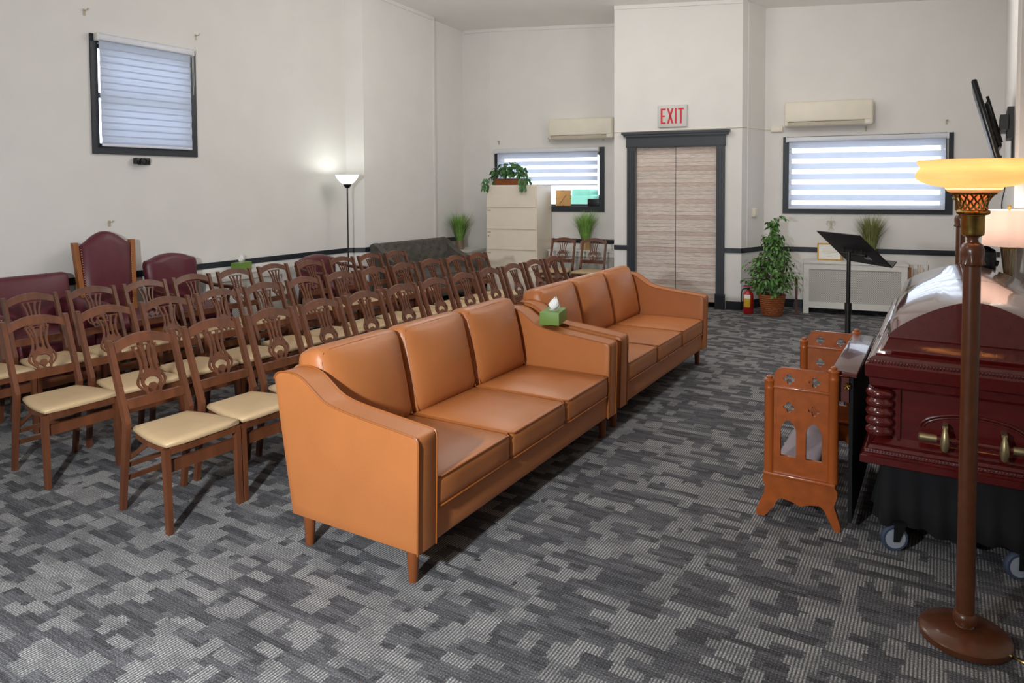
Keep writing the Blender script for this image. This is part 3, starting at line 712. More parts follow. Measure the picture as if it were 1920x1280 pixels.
# ------------------------------------------------------------------ filing cabinet
t = thing('filing_cabinet', 'tall cream five-drawer lateral filing cabinet in the rear left corner', 'filing cabinet', st(-3.96, 10.14), PH)
MB().box(-.41, .41, -.33, .33, .0, 1.655).build('body', 'cream', t, 0)
z1 = 1.645
for k in range(5):
    h = (.325, .325, .305, .305, .31)[k]
    d = MB().box(-.395, .395, -.349, -.33, z1-h+.006, z1-.006).build('drawer', 'cream', t, 0)
    if k: MB().box(-.39, .39, -.352, -.345, z1-.016, z1-.006).build('pull_rail', 'cream', d, 0)
    MB().box(-.39, -.33, -.352, -.348, z1-.05, z1-.03).build('label_holder', 'acd', d, 0) if k else None
    if k == 2: MB().lathe([(.008, 0), (.008, .004)], 10).build('lock', 'ink', d, loc=(-.37, -.349, z1-.1), rot=(R(90), 0, 0))
    z1 -= h+.006

# ------------------------------------------------------------------ plants
def leaf_mesh(name, L, W, fold=.25):
    pr = [(0, 0), (.25, .75), (.5, 1), (.75, .7), (1, 0)]; vs_ = []; fs = []
    for i, (u, w_) in enumerate(pr):
        z = -.25*L*u*u; vs_ += [(u*L, -w_*W, z+fold*w_*W), (u*L, 0, z), (u*L, w_*W, z+fold*w_*W)]
    for i in range(4): fs += [(3*i, 3*i+3, 3*i+4, 3*i+1), (3*i+1, 3*i+4, 3*i+5, 3*i+2)]
    return MB().add(vs_, fs).mesh(name, 60)
def scatter_leaves(parent, me, mat, spots, big=300):
    rest = MB()
    for i, (p, e, k) in enumerate(spots):
        if i < big:
            o = link('leaf', me, mat, parent); o.location = p; o.rotation_euler = e; o.scale = (k, k, k)
        else:
            rest.M = Matrix.LocRotScale(Vector(p), Euler(e), Vector((k, k, k))); rest.add([tuple(v.co) for v in me.vertices], [tuple(q.vertices) for q in me.polygons])
    if rest.v: rest.build('inner_leaves', mat, parent, 60, kind='stuff')
def grass(name, label, loc, pot, pr, ph, height, spread, mat, lim, rz=0, n=420, group=None):
    t = thing(name, label, 'potted plant', loc, rz, group); rnd = random.Random(sum(map(ord, label)))
    MB().lathe([(pr*.92, 0), (pr, .01), (pr, ph), (pr*.93, ph), (pr*.93, ph-.015), (0, ph-.015)], 20).build('pot', pot, t)
    mb = MB()
    for i in range(n):
        a = rnd.uniform(0, 2*math.pi); r0 = pr*.6*math.sqrt(rnd.random()); h = height*rnd.uniform(.62, 1.0); sp = spread*rnd.random()**.7
        b = Vector((r0*math.cos(a), r0*math.sin(a), ph-.02)); a2 = a+rnd.uniform(-.5, .5); dr = Vector((math.cos(a2), math.sin(a2), 0))
        m = b+dr*sp*.35+Vector((0, 0, h*.6)); e = b+dr*sp+Vector((0, 0, h)); w_ = Vector((-dr.y, dr.x, 0))*.0045
        for q in (m, e): q.x = max(q.x, lim[0]); q.y = min(q.y, lim[1])
        mb.add([b-w_, b+w_, m+w_*.8, m-w_*.8, e], [(0, 1, 2, 3), (3, 2, 4)])
    mb.build('blades', mat, t, 60, kind='stuff')
    return t
grass('potted_grass', 'bright green potted grass on the low corner cabinet', (-6.60, 9.13, .635), 'pot', .075, .14, .50, .30, 'blade', (-.23, .4))
p = st(-2.96, 10.33); grass('potted_grass', 'bright green potted grass on the radiator cover behind the folding chairs', (p.x, p.y, .665), 'potb', .075, .13, .52, .26, 'blade', (-1, .17), PH)
p = st(.885, 9.88); grass('potted_grass', 'olive potted grass on the radiator cover behind the music stand', (p.x, p.y, .66), 'potb', .07, .13, .53, .24, 'bladey', (-1, .16), PH)
LF = leaf_mesh('ficus_leaf', .062, .015); LI = leaf_mesh('ivy_leaf', .085, .032)
# ficus in a wicker basket
p = st(-.262, 9.385); t = thing('potted_ficus', 'leafy green ficus in a round wicker basket by the door pier', 'potted plant', (p.x, p.y, 0), PH)
MB().lathe([(.115, 0), (.125, .01), (.158, .245), (.165, .25), (.165, .268), (.15, .268), (.148, .24), (0, .24)], 28).build('basket', 'wick', t)
for k in range(9): MB().tube([((.120+.0375*(k+.5)/9*1.02)*math.cos(2*math.pi*j/24), (.120+.0375*(k+.5)/9*1.02)*math.sin(2*math.pi*j/24), .02+.026*k) for j in range(24)], .006, 5, True).build('wicker_band', 'wick', t)
MB().tube(spline([(0, 0, .2), (.02, .01, .5), (-.01, 0, .8), (.01, 0, 1.1)], 5), .012, 8).build('trunk', 'stem', t)
rnd = random.Random(3); spots = []; tw = MB()
for i in range(185):
    z = .34+.86*rnd.random()**1.15; wmax = .34*max(.12, min(1, (1.22-z)/.55))*min(1, (z-.15)/.22)
    a = rnd.uniform(0, 2*math.pi); b0 = Vector((.01*math.sin(z*9), 0, z-.08)); r = wmax*rnd.uniform(.45, 1)
    e = b0+Vector((r*math.cos(a), r*math.sin(a)*.8, rnd.uniform(-.02, .10))); tw.tube([b0, b0.lerp(e, .5)+Vector((0, 0, .03)), e], .0025, 4)
    for k in range(7):
        u = .35+.65*k/6; q = b0.lerp(e, u)+Vector((rnd.uniform(-.03, .03), rnd.uniform(-.03, .03), rnd.uniform(-.03, .03)))
        spots.append((q, (rnd.uniform(-.9, .9), rnd.uniform(.1, 1.2), a+rnd.uniform(-1.1, 1.1)), rnd.uniform(.75, 1.25)))
for k in range(16):                                     # one wayward sprig at the top right
    u = k/15; spots.append((Vector((.02+.12*u, -.05, 1.16+.10*math.sin(u*2.6))), (rnd.uniform(-.6, .6), rnd.uniform(.2, .9), rnd.uniform(-1, 1)), 1))
tw.build('twigs', 'stem', t, 60, kind='stuff')
spots.sort(key=lambda s_: -(-s_[0].y+.3*abs(s_[0].x))); scatter_leaves(t, LF, 'leaf', spots, 290)
# trailing plant in a basket on the filing cabinet
p = st(-4.05, 9.99); t = thing('potted_ivy', 'dark green trailing plant in a brown basket on the filing cabinet', 'potted plant', (p.x, p.y, 1.655), PH)
MB().rbox((0, 0, .05), (.225, .075, .05), .012, nin=0).build('basket', 'wick', t, 40)
for z in (.02, .052, .085): MB().tube([(-.228, -.078, z), (.228, -.078, z), (.228, .078, z), (-.228, .078, z)], .007, 6, True).build('wicker_band', 'wick', t)
spots = []
for i in range(170):
    a = rnd.uniform(0, 2*math.pi); r = math.sqrt(rnd.random()); x = .32*r*math.cos(a); y = .11*r*math.sin(a); z = .10+.25*max(0, 1-(x/.34)**2)*rnd.uniform(.25, 1)
    z = max(z-(.10*rnd.random() if abs(x) > .24 else 0), .06)
    spots.append((Vector((x, y-.02, z)), (rnd.uniform(-.7, .7), rnd.uniform(0, 1.2), math.atan2(y-.1, x)+rnd.uniform(-.8, .8)), rnd.uniform(.7, 1.2)))
for x0 in (-.30, -.33, -.27, .26, .30, .35): 
    for k in range(6): spots.append((Vector((x0+rnd.uniform(-.03, .03), -.245+rnd.uniform(-.01, .01), .10-.03*k)), (rnd.uniform(-.5, .5), rnd.uniform(.8, 1.5), rnd.uniform(-2.2, -.9)), .75))
scatter_leaves(t, LI, 'leafd', spots, 300)

# ------------------------------------------------------------------ air conditioners, exit sign, blinds
def aircon(label, s, t_, z, w_):
    t = thing('air_conditioner', label, 'air conditioner', st(s, t_, z), PH)
    MB().rbox((0, -.10, .16), (w_/2, .10, .16), .03, nin=1).build('casing', 'acw', t, 50)
    MB().rbox((0, -.200, .185), (w_/2-.02, .006, .115), .005, nin=0).build('front_panel', 'acw', t, 30)
    MB().box(-w_/2+.04, w_/2-.10, -.205, -.17, .012, .05).build('louvre', 'acd', t, 0)
    MB().box(-w_/2+.04, w_/2-.10, -.207, -.2, .056, .062).build('louvre_slot', 'ink', t, 0)
    MB().box(w_/2-.085, w_/2-.04, -.204, -.198, .02, .06).build('display', 'paper', t, 0)
aircon('white wall air conditioner above the left rear window', -3.04, 10.525, 2.345, 1.02)
aircon('white wall air conditioner above the right rear window', .375, 10.085, 2.39, 1.04)
t = thing('exit_sign', 'white EXIT sign with red letters above the double doors', 'exit sign', st(-1.538, 9.62, 2.418), PH)
MB().rbox((0, -.02, .148), (.19, .02, .148), .006, nin=0).build('sign_box', 'exitw', t, 30)
def letter(ch, x, w_, h, b, z):
    mb = MB(); y0, y1 = -.0435, -.040
    def bar(p): mb.add([(x+u*w_, y, z+v*h) for y in (y0, y1) for u, v in p], [tuple(range(len(p))), tuple(range(2*len(p)-1, len(p)-1, -1))]+[(i, i+len(p), (i+1) % len(p)+len(p), (i+1) % len(p)) for i in range(len(p))])
    k = b/w_; j = b/h
    if ch == 'E':
        bar([(0, 0), (k, 0), (k, 1), (0, 1)])
        for v in (0, .5-j*.42, 1-j*.85): bar([(k, v), (1 if v != .5-j*.42 else .85, v), (1 if v != .5-j*.42 else .85, v+j*.85), (k, v+j*.85)])
    if ch == 'X':
        bar([(0, 0), (k, 0), (1, 1), (1-k, 1)]); bar([(1-k, 0), (1, 0), (k, 1), (0, 1)])
    if ch == 'I': bar([(0, 0), (1, 0), (1, 1), (0, 1)])
    if ch == 'T':
        bar([(.5-k/2, 0), (.5+k/2, 0), (.5+k/2, 1-j*.85), (.5-k/2, 1-j*.85)]); bar([(0, 1-j*.85), (1, 1-j*.85), (1, 1), (0, 1)])
    mb.build('letter', 'exitr', t, 0)
x = -.155
for ch, w_ in (('E', .066), ('X', .088), ('I', .024), ('T', .076)):
    letter(ch, x, w_, .205, .024, .045); x += w_+.017
def blind(label, frame, a0, a1, ztop, zbot, depth, mode, group='zebra blinds'):
    t = thing('window_blind', label, 'blind', *frame, group=group)
    MB().rbox(((a0+a1)/2, -depth, ztop+.03), ((a1-a0)/2, .032, .032), .016, nin=0).build('headrail', 'blindrail', t, 50)
    for x in (a0, a1): MB().rbox((x, -depth, ztop+.03), (.008, .036, .036), .006, nin=0).build('end_cap', 'white', t, 40)
    y = -depth
    z = ztop; k = 0
    if mode == 'open':
        seq = [('band', .085), ('sheer', .062)]+[('band', .075), ('sheer', .062)]*9
    elif mode == 'mid':
        seq = [('band', .09), ('sheer', .05)]+[('band', .068), ('sheer', .052)]*9
    else: seq = [('band', .064)]*30
    if mode == 'shut':                                  # the bands overlap, giving thin darker seams
        MB().box(a0+.03, a1-.02, y+.016, y+.017, zbot, ztop).build('back_sheet', 'sheer', t, 0)
    for nm, h in seq:
        if z-.01 < zbot: break
        z0 = max(zbot, z-h)
        dy = .004*(k % 2) if mode == 'shut' else 0
        MB().box(a0+.03, a1-.02, y+dy, y+dy+.0015, z0-(.013 if mode == 'shut' else 0), z).build('fabric_band' if nm == 'band' else 'sheer_band', nm, t, 0)
        z = z0; k += 1
    MB().rbox(((a0+a1)/2+.005, y+.004, zbot-.008), ((a1-a0)/2-.025, .008, .011), .005, nin=0).build('bottom_bar', 'blindrail', t, 50)
    MB().tube([(a1-.012, y-.02, ztop), (a1-.010, y-.022, ztop-.3), (a1-.004, y-.02, ztop-.42), (a1+.004, y-.022, ztop-.3), (a1+.003, y-.02, ztop)], .0018, 5).build('pull_chain', 'white', t)
    return t
b1 = blind('white zebra blind, closed, on the high left wall window', ((0, 0, 0), 0), 3.672, 4.668, 3.05, 2.065, .06, 'shut')
b1.rotation_euler = (0, 0, R(90)); b1.location = (-6.93, 0, 0)
blind('white zebra blind half raised over the left rear window', (st(0, 10.53), PH), -4.50, -2.79, 2.165, 1.66, .05, 'mid')
blind('white zebra blind covering the right rear window', (st(0, 10.09), PH), -.115, 1.73, 2.20, 1.335, .05, 'open')
# ------------------------------------------------------------------ tall brown floor lamps by the casket
def fluted(prof, n, k, amp):
    mb = MB(); vs_ = []; fs = []
    for r, z, a in prof:
        for i in range(n):
            th = 2*math.pi*i/n; rr = r*(1+amp*a*math.cos(k*th)); vs_.append((rr*math.cos(th), rr*math.sin(th), z))
    for m in range(len(prof)-1): fs += [(m*n+i, m*n+(i+1) % n, (m+1)*n+(i+1) % n, (m+1)*n+i) for i in range(n)]
    return mb.add(vs_, fs)
t = thing('torchiere_lamp', 'brown floor lamp with lit amber glass bowl in the right foreground', 'floor lamp', (.086, 2.975, 0), 0, 'brown torchiere lamps')
MB().lathe([(.138, 0), (.146, .004), (.146, .024), (.138, .032), (.06, .042), (.03, .046)], 48).build('base', 'brown_lamp', t)
MB().lathe([(.026, .044), (.030, .05), (.024, .056), (.036, .064), (.039, .078), (.036, .094), (.028, .102)], 24).build('base_knop', 'brown_lamp', t)
MB().lathe([(.030, .10), (.0285, .7), (.027, 1.37)], 24).build('pole', 'brown_lamp', t)
fluted([(.029, 1.355, 0), (.037, 1.362, 2), (.034, 1.375, .6), (.037, 1.40, .1), (.037, 1.415, 0), (.031, 1.432, 0), (.019, 1.441, 0), (.017, 1.452, 0), (.022, 1.462, 0)], 48, 8, .06).build('bell_collar', 'brown_lamp', t)
MB().lathe([(.024, 1.460), (.034, 1.466), (.036, 1.475), (.036, 1.532), (.038, 1.536)], 28).build('brass_cup', 'brass', t)
MB().tube([(.043*math.cos(k*math.pi/20), .043*math.sin(k*math.pi/20), 1.546) for k in range(40)], .009, 8, True).build('brass_band', 'obrass', t)
MB().lathe([(.034, 1.545), (.036, 1.575), (.055, 1.615)], 28).build('inner_glass', 'amber', t)
fil = t_f = MB()
for k in range(14):
    a = 2*math.pi*k/14
    for sg in (-1, 1):
        pts = [((r)*math.cos(a+sg*d), (r)*math.sin(a+sg*d), z) for r, d, z in ((.042, .0, 1.552), (.041, .18, 1.568), (.044, .05, 1.584), (.052, .20, 1.598), (.064, .06, 1.612))]
        fil.tube(pts, .0035, 5)
fil.tube([(.066*math.cos(k*math.pi/20), .066*math.sin(k*math.pi/20), 1.614) for k in range(40)], .006, 6, True)
fil.build('filigree_crown', 'obrass', t)
fluted([(.062, 1.612, 0), (.078, 1.618, 0), (.086, 1.628, 0), (.088, 1.634, .3), (.12, 1.640, 1), (.155, 1.650, 1), (.175, 1.663, 1), (.181, 1.676, .8), (.177, 1.690, .3), (.168, 1.700, 0), (.166, 1.707, 0), (.174, 1.718, 0), (.176, 1.730, 0), (.172, 1.731, 0), (.163, 1.705, 0), (.172, 1.680, 0), (.15, 1.655, 0), (.08, 1.640, 0)], 96, 32, .004).build('glass_bowl', 'bowl', t, 60)
MB().lathe([(.0, 1.644), (.072, 1.644), (.072, 1.648), (.0, 1.648)], 24).build('bulb_baffle', 'brass', t)  # unseen disc added to keep the bulb's light off the glass neck
MB().rbox((0, 0, 1.668), (.022, .022, .03), .02, nin=1).build('bulb', 'bulb', t, 60)
pl = bpy.data.lights.new('lamp_glow', 'POINT'); pl.energy = 10; pl.color = (1, .78, .60); pl.shadow_soft_size = .04
lo = bpy.data.objects.new('lamp_glow', pl); COL.objects.link(lo); lo.parent = t; lo.location = (0, 0, 1.715)
t2 = copy_tree(t)
for c in t2.children:
    if c.type == 'LIGHT': c.data = c.data.copy(); c.data.energy = 3.5
MB().tube(spline([(.13, -.03, .006), (.18, -.06, .005), (.26, -.05, .005), (.40, -.16, .005)], 5), .004, 6).build('power_cord', 'brass', t)
t2.location = (.093, 5.56, 0); t2['label'] = 'brown floor lamp standing behind the far end of the casket'
# black torchiere by the left pier
t = thing('torchiere_lamp', 'slim black floor lamp with a glowing white bowl by the left wall', 'floor lamp', (-6.57, 6.63, 0), 0)
MB().lathe([(.13, 0), (.13, .015), (.02, .03)], 32).build('base', 'black', t)
MB().lathe([(.0095, .02), (.0095, 1.63)], 12).build('pole', 'black', t)
MB().lathe([(.02, 1.625), (.034, 1.64), (.055, 1.678), (.05, 1.68)], 20).build('cup', 'black', t)
MB().lathe([(.05, 1.675), (.085, 1.70), (.125, 1.745), (.155, 1.80), (.15, 1.80), (.12, 1.75), (.08, 1.708), (.045, 1.69)], 32).build('glass_bowl', 'frost', t)
MB().rbox((0, 0, 1.735), (.03, .03, .035), .028, nin=1).build('bulb', 'bulbw', t, 60)
pl = bpy.data.lights.new('lamp_glow', 'POINT'); pl.energy = 7; pl.color = (.95, 1, .95); pl.shadow_soft_size = .05
lo = bpy.data.objects.new('lamp_glow', pl); COL.objects.link(lo); lo.parent = t; lo.location = (0, 0, 1.755)

# ------------------------------------------------------------------ casket
t = thing('casket', 'polished dark red mahogany casket with brass handles at right', 'casket', (.122, 4.47, 0), 0)
HX, HY = .432, .975
MB().rect_loft(HX, HY, [(.004, .392), (0, .396), (0, .425), (.010, .430), (.010, .437), (.018, .440), (.022, .452), (.030, .455), (.036, .468), (.034, .474), (.046, .478), (.060, .498), (.066, .505)]).build('base_moulding', 'mahog', t, 30)
MB().rect_loft(HX, HY, [(.070, .50), (.070, .735)]).build('body', 'mahog2', t, 0)
MB().rect_loft(HX, HY, [(.060, .725), (.040, .735), (.034, .742), (.030, .775), (.020, .782), (.016, .785), (.014, .835), (.020, .842), (.028, .846), (.030, .862), (.045, .872), (.062, .880)]).build('top_moulding', 'mahog', t, 30)
MB().rect_loft(HX, HY, [(.055, .876), (.055, .884), (.068, .889), (.084, .905), (.098, .938), (.105, .955), (.115, .962)]).build('lid_cove', 'mahog', t, 30)
for z, off, nm in ((.853, .026, 'bead_trim'), (.447, .019, 'bead_trim')):
    mb = MB(); step = .0125
    for sy in (-1, 1):
        n = int(2*(HX-off)/step)
        for k in range(n): mb.rbox((-(HX-off)+step*(k+.5), sy*(HY-off), z), (.005, .005, .005), .0045, nin=0)
    for sx in (-1,):
        n = int(2*(HY-off)/step)
        for k in range(n): mb.rbox((sx*(HX-off), -(HY-off)+step*(k+.5), z), (.005, .005, .005), .0045, nin=0)
    mb.build(nm, 'mahog', t, 60, kind='stuff')
arc = [(v[0], v[1]) for v in spline([(.334, .955), (.309, .988), (.259, 1.028), (.192, 1.070), (.127, 1.102), (.061, 1.126), (.0, 1.135)], 3)]
arcm = [(v[0], v[1]) for v in spline([(.338, .955), (.338, .990), (.316, 1.028), (.268, 1.062), (.200, 1.093), (.120, 1.120), (.0, 1.138)], 3)]
prof = arc+[(-x, z) for x, z in arc[::-1][1:]]; n = len(prof); profm = arcm+[(-x, z) for x, z in arcm[::-1][1:]]
for y0, y1, e0, e1 in ((-.885, -.005, .055, 0), (.005, .885, 0, .055)):
    vs_ = []; rows = []
    def row(y, lean, pf=profm):
        return [(x, y+lean*(z-.958)/.184, z) for x, z in pf]
    rows = [row(y0, e0*.4, prof if e0 else profm), row(y0+(.14 if e0 else .01), 0), row(y1-(.14 if e1 else .01), 0), row(y1, -e1*.4, prof if e1 else profm)]
    for r in rows: vs_ += r
    fs = [tuple(range(n)), tuple(3*n+i for i in range(n-1, -1, -1))]
    for k in range(3): fs += [(k*n+i, (k+1)*n+i, (k+1)*n+i+1, k*n+i+1) for i in range(n-1)]
    MB().add(vs_, fs).build('lid', 'mahog', t, 35)
for sx in (-1, 1):
    for sy in (-1, 1):
        pr = [(.048, .505), (.055, .508)]; z = .512
        for k in range(5):
            pr += [(.045, z), (.058, z+.008), (.062, z+.020), (.058, z+.034), (.045, z+.042)]; z += .0425
        c = (sx*(HX-.075), sy*(HY-.075)); MB().lathe(pr+[(.05, .728)], 28, c).build('corner_post', 'mahog', t, 60)
        MB().box(c[0]-sx*.075-.006, c[0]-sx*.075+.006, sy*(HY-.062)-.008, sy*(HY-.062)+.008, .505, .73).build('corner_bead', 'mahog', t, 0)
# end handle: swing bar, brass tips, drop lugs; raised half-oval moulding above it
for sy in (-1, 1):
    yb = sy*(HY-.025)
    hb = MB().tube([(-.20, yb, .545), (.20, yb, .545)], .013, 12).build('handle_bar', 'mahog', t)
    for sx in (-1, 1):
        MB().tube([(sx*.205, yb, .545), (sx*.20, yb, .545), (sx*.135, yb, .545)], [.012, .018, .0165], 14).build('brass_tip', 'abrass', hb)
        x = sx*.105; yl = yb+sy*.012
        MB().tube([(x, yl+sy*.0, .60), (x, yl+sy*.008, .575), (x, yl+sy*.012, .535), (x, yl+sy*.006, .505), (x, yl, .498)], [.007, .014, .018, .014, .006], 12).build('brass_lug', 'abrass', hb)
        MB().box(x-.01, x+.01, min(yl, sy*(HY-.07)), max(yl, sy*(HY-.07)), .592, .607).build('lug_mount', 'abrass', hb, 0)
    MB().tube([(.20*math.cos(a), sy*(HY-.066), .575+.075*math.sin(a)) for a in [math.pi*k/24 for k in range(25)]], .006, 8).build('oval_moulding', 'mahog', t)
    MB().tube([(.185*math.cos(a), sy*(HY-.066), .575+.063*math.sin(a)) for a in [math.pi*k/24 for k in range(25)]], .004, 8).build('oval_moulding', 'mahog', t)
for y in (-.5, .1, .6):
    hb = MB().tube([(-HX+.03, y-.2, .56), (-HX+.03, y+.2, .56)], .013, 12).build('handle_bar', 'mahog', t)
    for d in (-.12, .12): MB().tube([(-HX+.04, y+d, .61), (-HX+.022, y+d, .56), (-HX+.03, y+d, .51)], [.008, .017, .007], 12).build('brass_lug', 'abrass', hb)
# draped trolley under it
t = thing('casket_trolley', 'wheeled trolley with black pleated drape under the casket', 'trolley', (.122, 4.47, 0), 0)
MB().box(-.34, .34, -.88, .88, .345, .391).build('deck', 'black', t, 0)
mb = MB(); vs_ = []; fs = []; per = []
hx, hy = .345, .885
for k in range(60): per.append((-hx+2*hx*k/60, -hy, 0, -1))
for k in range(120): per.append((hx, -hy+2*hy*k/120, 1, 0))
for k in range(60): per.append((hx-2*hx*k/60, hy, 0, 1))
for k in range(120): per.append((-hx, hy-2*hy*k/120, -1, 0))
n = len(per); lv = [(.390, 0, 0), (.33, .15, .004), (.2, .7, .012), (.105, 1, .02)]
for z, a, o_ in lv:
    for i, (x, y, nx, ny) in enumerate(per):
        d = a*(.018*math.sin(i*.75)+.010*math.sin(i*.31+1))+o_*1.6; zz = z+(.012*math.sin(i*.19) if a == 1 else 0)
        vs_.append((x+nx*d, y+ny*d, zz))
for k in range(len(lv)-1): fs += [(k*n+i, k*n+(i+1) % n, (k+1)*n+(i+1) % n, (k+1)*n+i) for i in range(n)]
o = mb.add(vs_, fs).build('drape', 'drape', t, 70); md = o.modifiers.new('thick', 'SOLIDIFY'); md.thickness = .004
for x in (-.292, .165):
    for y in (-.925, .90):
        wx, wy = x, y
        c = MB(); c.M = Matrix.Translation((wx, wy, .058)) @ Euler((R(90), 0, R(28))).to_matrix().to_4x4()
        cs = c.lathe([(.040, -.014), (.054, -.014), (.058, -.008), (.058, .008), (.054, .014), (.040, .014)], 28).build('caster', 'rubber', t)
        c = MB(); c.M = Matrix.Translation((wx, wy, .058)) @ Euler((R(90), 0, R(28))).to_matrix().to_4x4()
        c.lathe([(0, -.0145), (.012, -.016), (.030, -.0145), (.044, -.0145), (.044, .0145), (.030, .0145), (.012, .016), (0, .0145)], 28).build('wheel_disc', 'grey', cs)
        c = MB(); c.M = Matrix.Translation((wx, wy, .058)) @ Euler((0, 0, R(28))).to_matrix().to_4x4()
        for sg in (-1, 1): c.add([(-.012, sg*.019, -.012), (.012, sg*.019, -.012), (.045, sg*.019, .07), (-.01, sg*.019, .07), (-.012, sg*.022, -.012), (.012, sg*.022, -.012), (.045, sg*.022, .07), (-.01, sg*.022, .07)], [(0, 1, 2, 3), (7, 6, 5, 4), (0, 4, 5, 1), (1, 5, 6, 2), (2, 6, 7, 3), (3, 7, 4, 0)])
        c.box(-.012, .047, -.022, .022, .068, .075).build('fork', 'black', cs, 0)
        MB().lathe([(.012, .12), (.012, .36)], 10, (wx+.01, wy*.93)).build('caster_stem', 'black', cs)

# ------------------------------------------------------------------ kneeler beside the casket
t = thing('kneeler', 'honey wood church kneeler with pierced end panels beside the casket', 'kneeler', (-.575, 3.60, 0), 0)
def quat(cx, cy_, r=.017):
    pts = []
    for k in range(4):
        a0 = math.pi/2*k
        for j in range(7):
            a = a0-math.pi*.62+math.pi*1.24*j/6; pts.append((cx+r*.95*math.cos(a0)+r*.62*math.cos(a), cy_+r*.95*math.sin(a0)+r*.62*math.sin(a)))
    return pts
def gothic(cx, z0, z1, w_):
    pts = [(cx-w_, z0), (cx+w_, z0), (cx+w_, z1-w_*1.5)]
    for k in range(1, 6): a = k/6; pts.append((cx+w_*(1-a**1.6), z1-w_*1.5*(1-a)**1.3))
    pts.append((cx, z1))
    for k in range(5, 0, -1): a = k/6; pts.append((cx-w_*(1-a**1.6), z1-w_*1.5*(1-a)**1.3))
    return pts+[(cx-w_, z1-w_*1.5)]
outer = [(-.128, .215), (.128, .215), (.128, .755), (-.075, .755)]+[(-.075-.053*math.sin(k*math.pi/12), .702+.053*math.cos(k*math.pi/12)) for k in range(1, 7)]
PAN = cutout('pierced_board', outer, [quat(-.056, .700), quat(.058, .700), quat(-.056, .562), quat(.058, .562), gothic(-.058, .318, .50, .036), gothic(.058, .318, .50, .036)], .018)
base_o = [(-.165, .215), (-.178, .19), (-.165, .155), (-.168, .12), (-.205, .03), (-.205, .0), (-.165, .0), (-.125, .055), (-.105, .095), (-.085, .108), (-.04, .10), (0, .085), (.04, .10), (.085, .108), (.105, .095), (.125, .055), (.155, .0), (.178, .0), (.178, .03), (.160, .09), (.150, .12), (.162, .16), (.165, .19), (.15, .215)]
BAS = cutout('scrolled_foot', [(x, z) for x, z in [tuple(v) for v in spline([(a, b, 0) for a, b in base_o], 3)] for _ in (0,)] if False else base_o, [], .028)
for yy in (.0, 1.0):
    pn = link('pierced_board', PAN, 'kwood', t, (0, yy, 0), (R(90), 0, 0))
    MB().rbox((0, yy-.012, .655), (.128, .006, .007), .004, nin=0).build('cross_moulding', 'kwood', pn, 40) if False else MB().rbox((0, yy-.012, .655), (.128, .006, .007), .004, nin=0).build('cross_moulding', 'kwood', t, 40)
    link('scrolled_foot', BAS, 'kwood', t, (0, yy, 0), (R(90), 0, 0))
    MB().rbox((-.008, yy-.004, .222), (.165, .024, .009), .006, nin=0).build('ledge_moulding', 'kwood', t, 40)
    for x, h in ((-.148, .690), (.142, .770)):
        MB().lathe([(.024, .228), (.024, h-.05), (.026, h-.045), (.024, h-.04), (.024, h-.012), (.027, h-.008), (.024, h), (.014, h+.004), (.016, h+.010), (.010, h+.017), (0, h+.018)], 20, (x, yy)).build('turned_post', 'kwood', t, 50)
sh = MB(); sh.M = Matrix.Translation((.182, .50, .752)) @ Euler((0, R(6), 0)).to_matrix().to_4x4()
sh.rbox((0, 0, 0), (.056, .475, .011), .006, nin=0).build('arm_shelf', 'kdark', t, 40)
MB().box(.205, .222, .03, .97, .04, .735).build('front_board', 'drape', t, 0)
MB().box(.140, .205, .02, .045, .62, .735).build('shelf_bracket', 'kdark', t, 0)
MB().box(.140, .205, .955, .98, .62, .735).build('shelf_bracket', 'kdark', t, 0)
MB().rbox((-.06, .5, .185), (.105, .47, .035), .025, crown=.012).build('kneeling_pad', 'mauve', t, 60)
MB().box(-.16, .05, .02, .98, .12, .155).build('pad_board', 'kwood', t, 0)
lf = MB()
for k in range(6):
    a = k*math.pi/3; lf.rbox((.193+.004, .015, .70), (.003, .003, .003), .002, nin=0); lf.tube([(.197, .012, .70), (.197+.016*math.cos(a), .008, .70+.016*math.sin(a))], [.002, .005], 6)
lf.build('brass_rosette', 'brass', t)

# ------------------------------------------------------------------ music stand
th, ta = -.862, .731; c0 = Vector((-.551, 5.521, 1.188))
t = thing('music_stand', 'black music stand with a tilted solid desk in front of the radiator cover', 'music stand', (-.575, 5.50, 0), 0)
A = Vector((math.cos(th), math.sin(th), 0)); B = Vector((-math.sin(th)*math.cos(ta), math.cos(th)*math.cos(ta), -math.sin(ta))); Nn = A.cross(B)
mm = Matrix((A, B, Nn)).transposed().to_4x4(); mm = Matrix.Translation(c0-t.location) @ mm
d = MB(); d.M = mm; d.rbox((0, 0, 0), (.248, .168, .004), .003, nin=0); dk = d.build('desk', 'black', t, 30)
up = -1 if Nn.z < 0 else 1
d = MB(); d.M = mm; d.box(-.248, .248, .162, .168, min(0, up*.05), max(0, up*.05)).build('lip', 'black', dk, 0)
d = MB(); d.M = mm; d.box(.04, .11, .06, .105, min(-up*.0045, -up*.006), max(-up*.0045, -up*.006)).build('maker_plate', 'grey', dk, 0)
d = MB(); d.M = mm; d.tube([(-.14, .03, -up*.028), (.14, .03, -up*.028)], .010, 10).build('back_bar', 'black', dk)
for k in (-.1, 0, .1):
    d = MB(); d.M = mm; d.tube([(k, .03, -up*.03), (k, .0, -up*.004)], .007, 8).build('bracket', 'black', dk)
MB().lathe([(.0135, .78), (.0135, 1.165)], 14).build('upper_tube', 'black', t)
MB().lathe([(.020, .05), (.019, .74), (.024, .742), (.024, .80), (.017, .802)], 16).build('lower_tube', 'black', t)
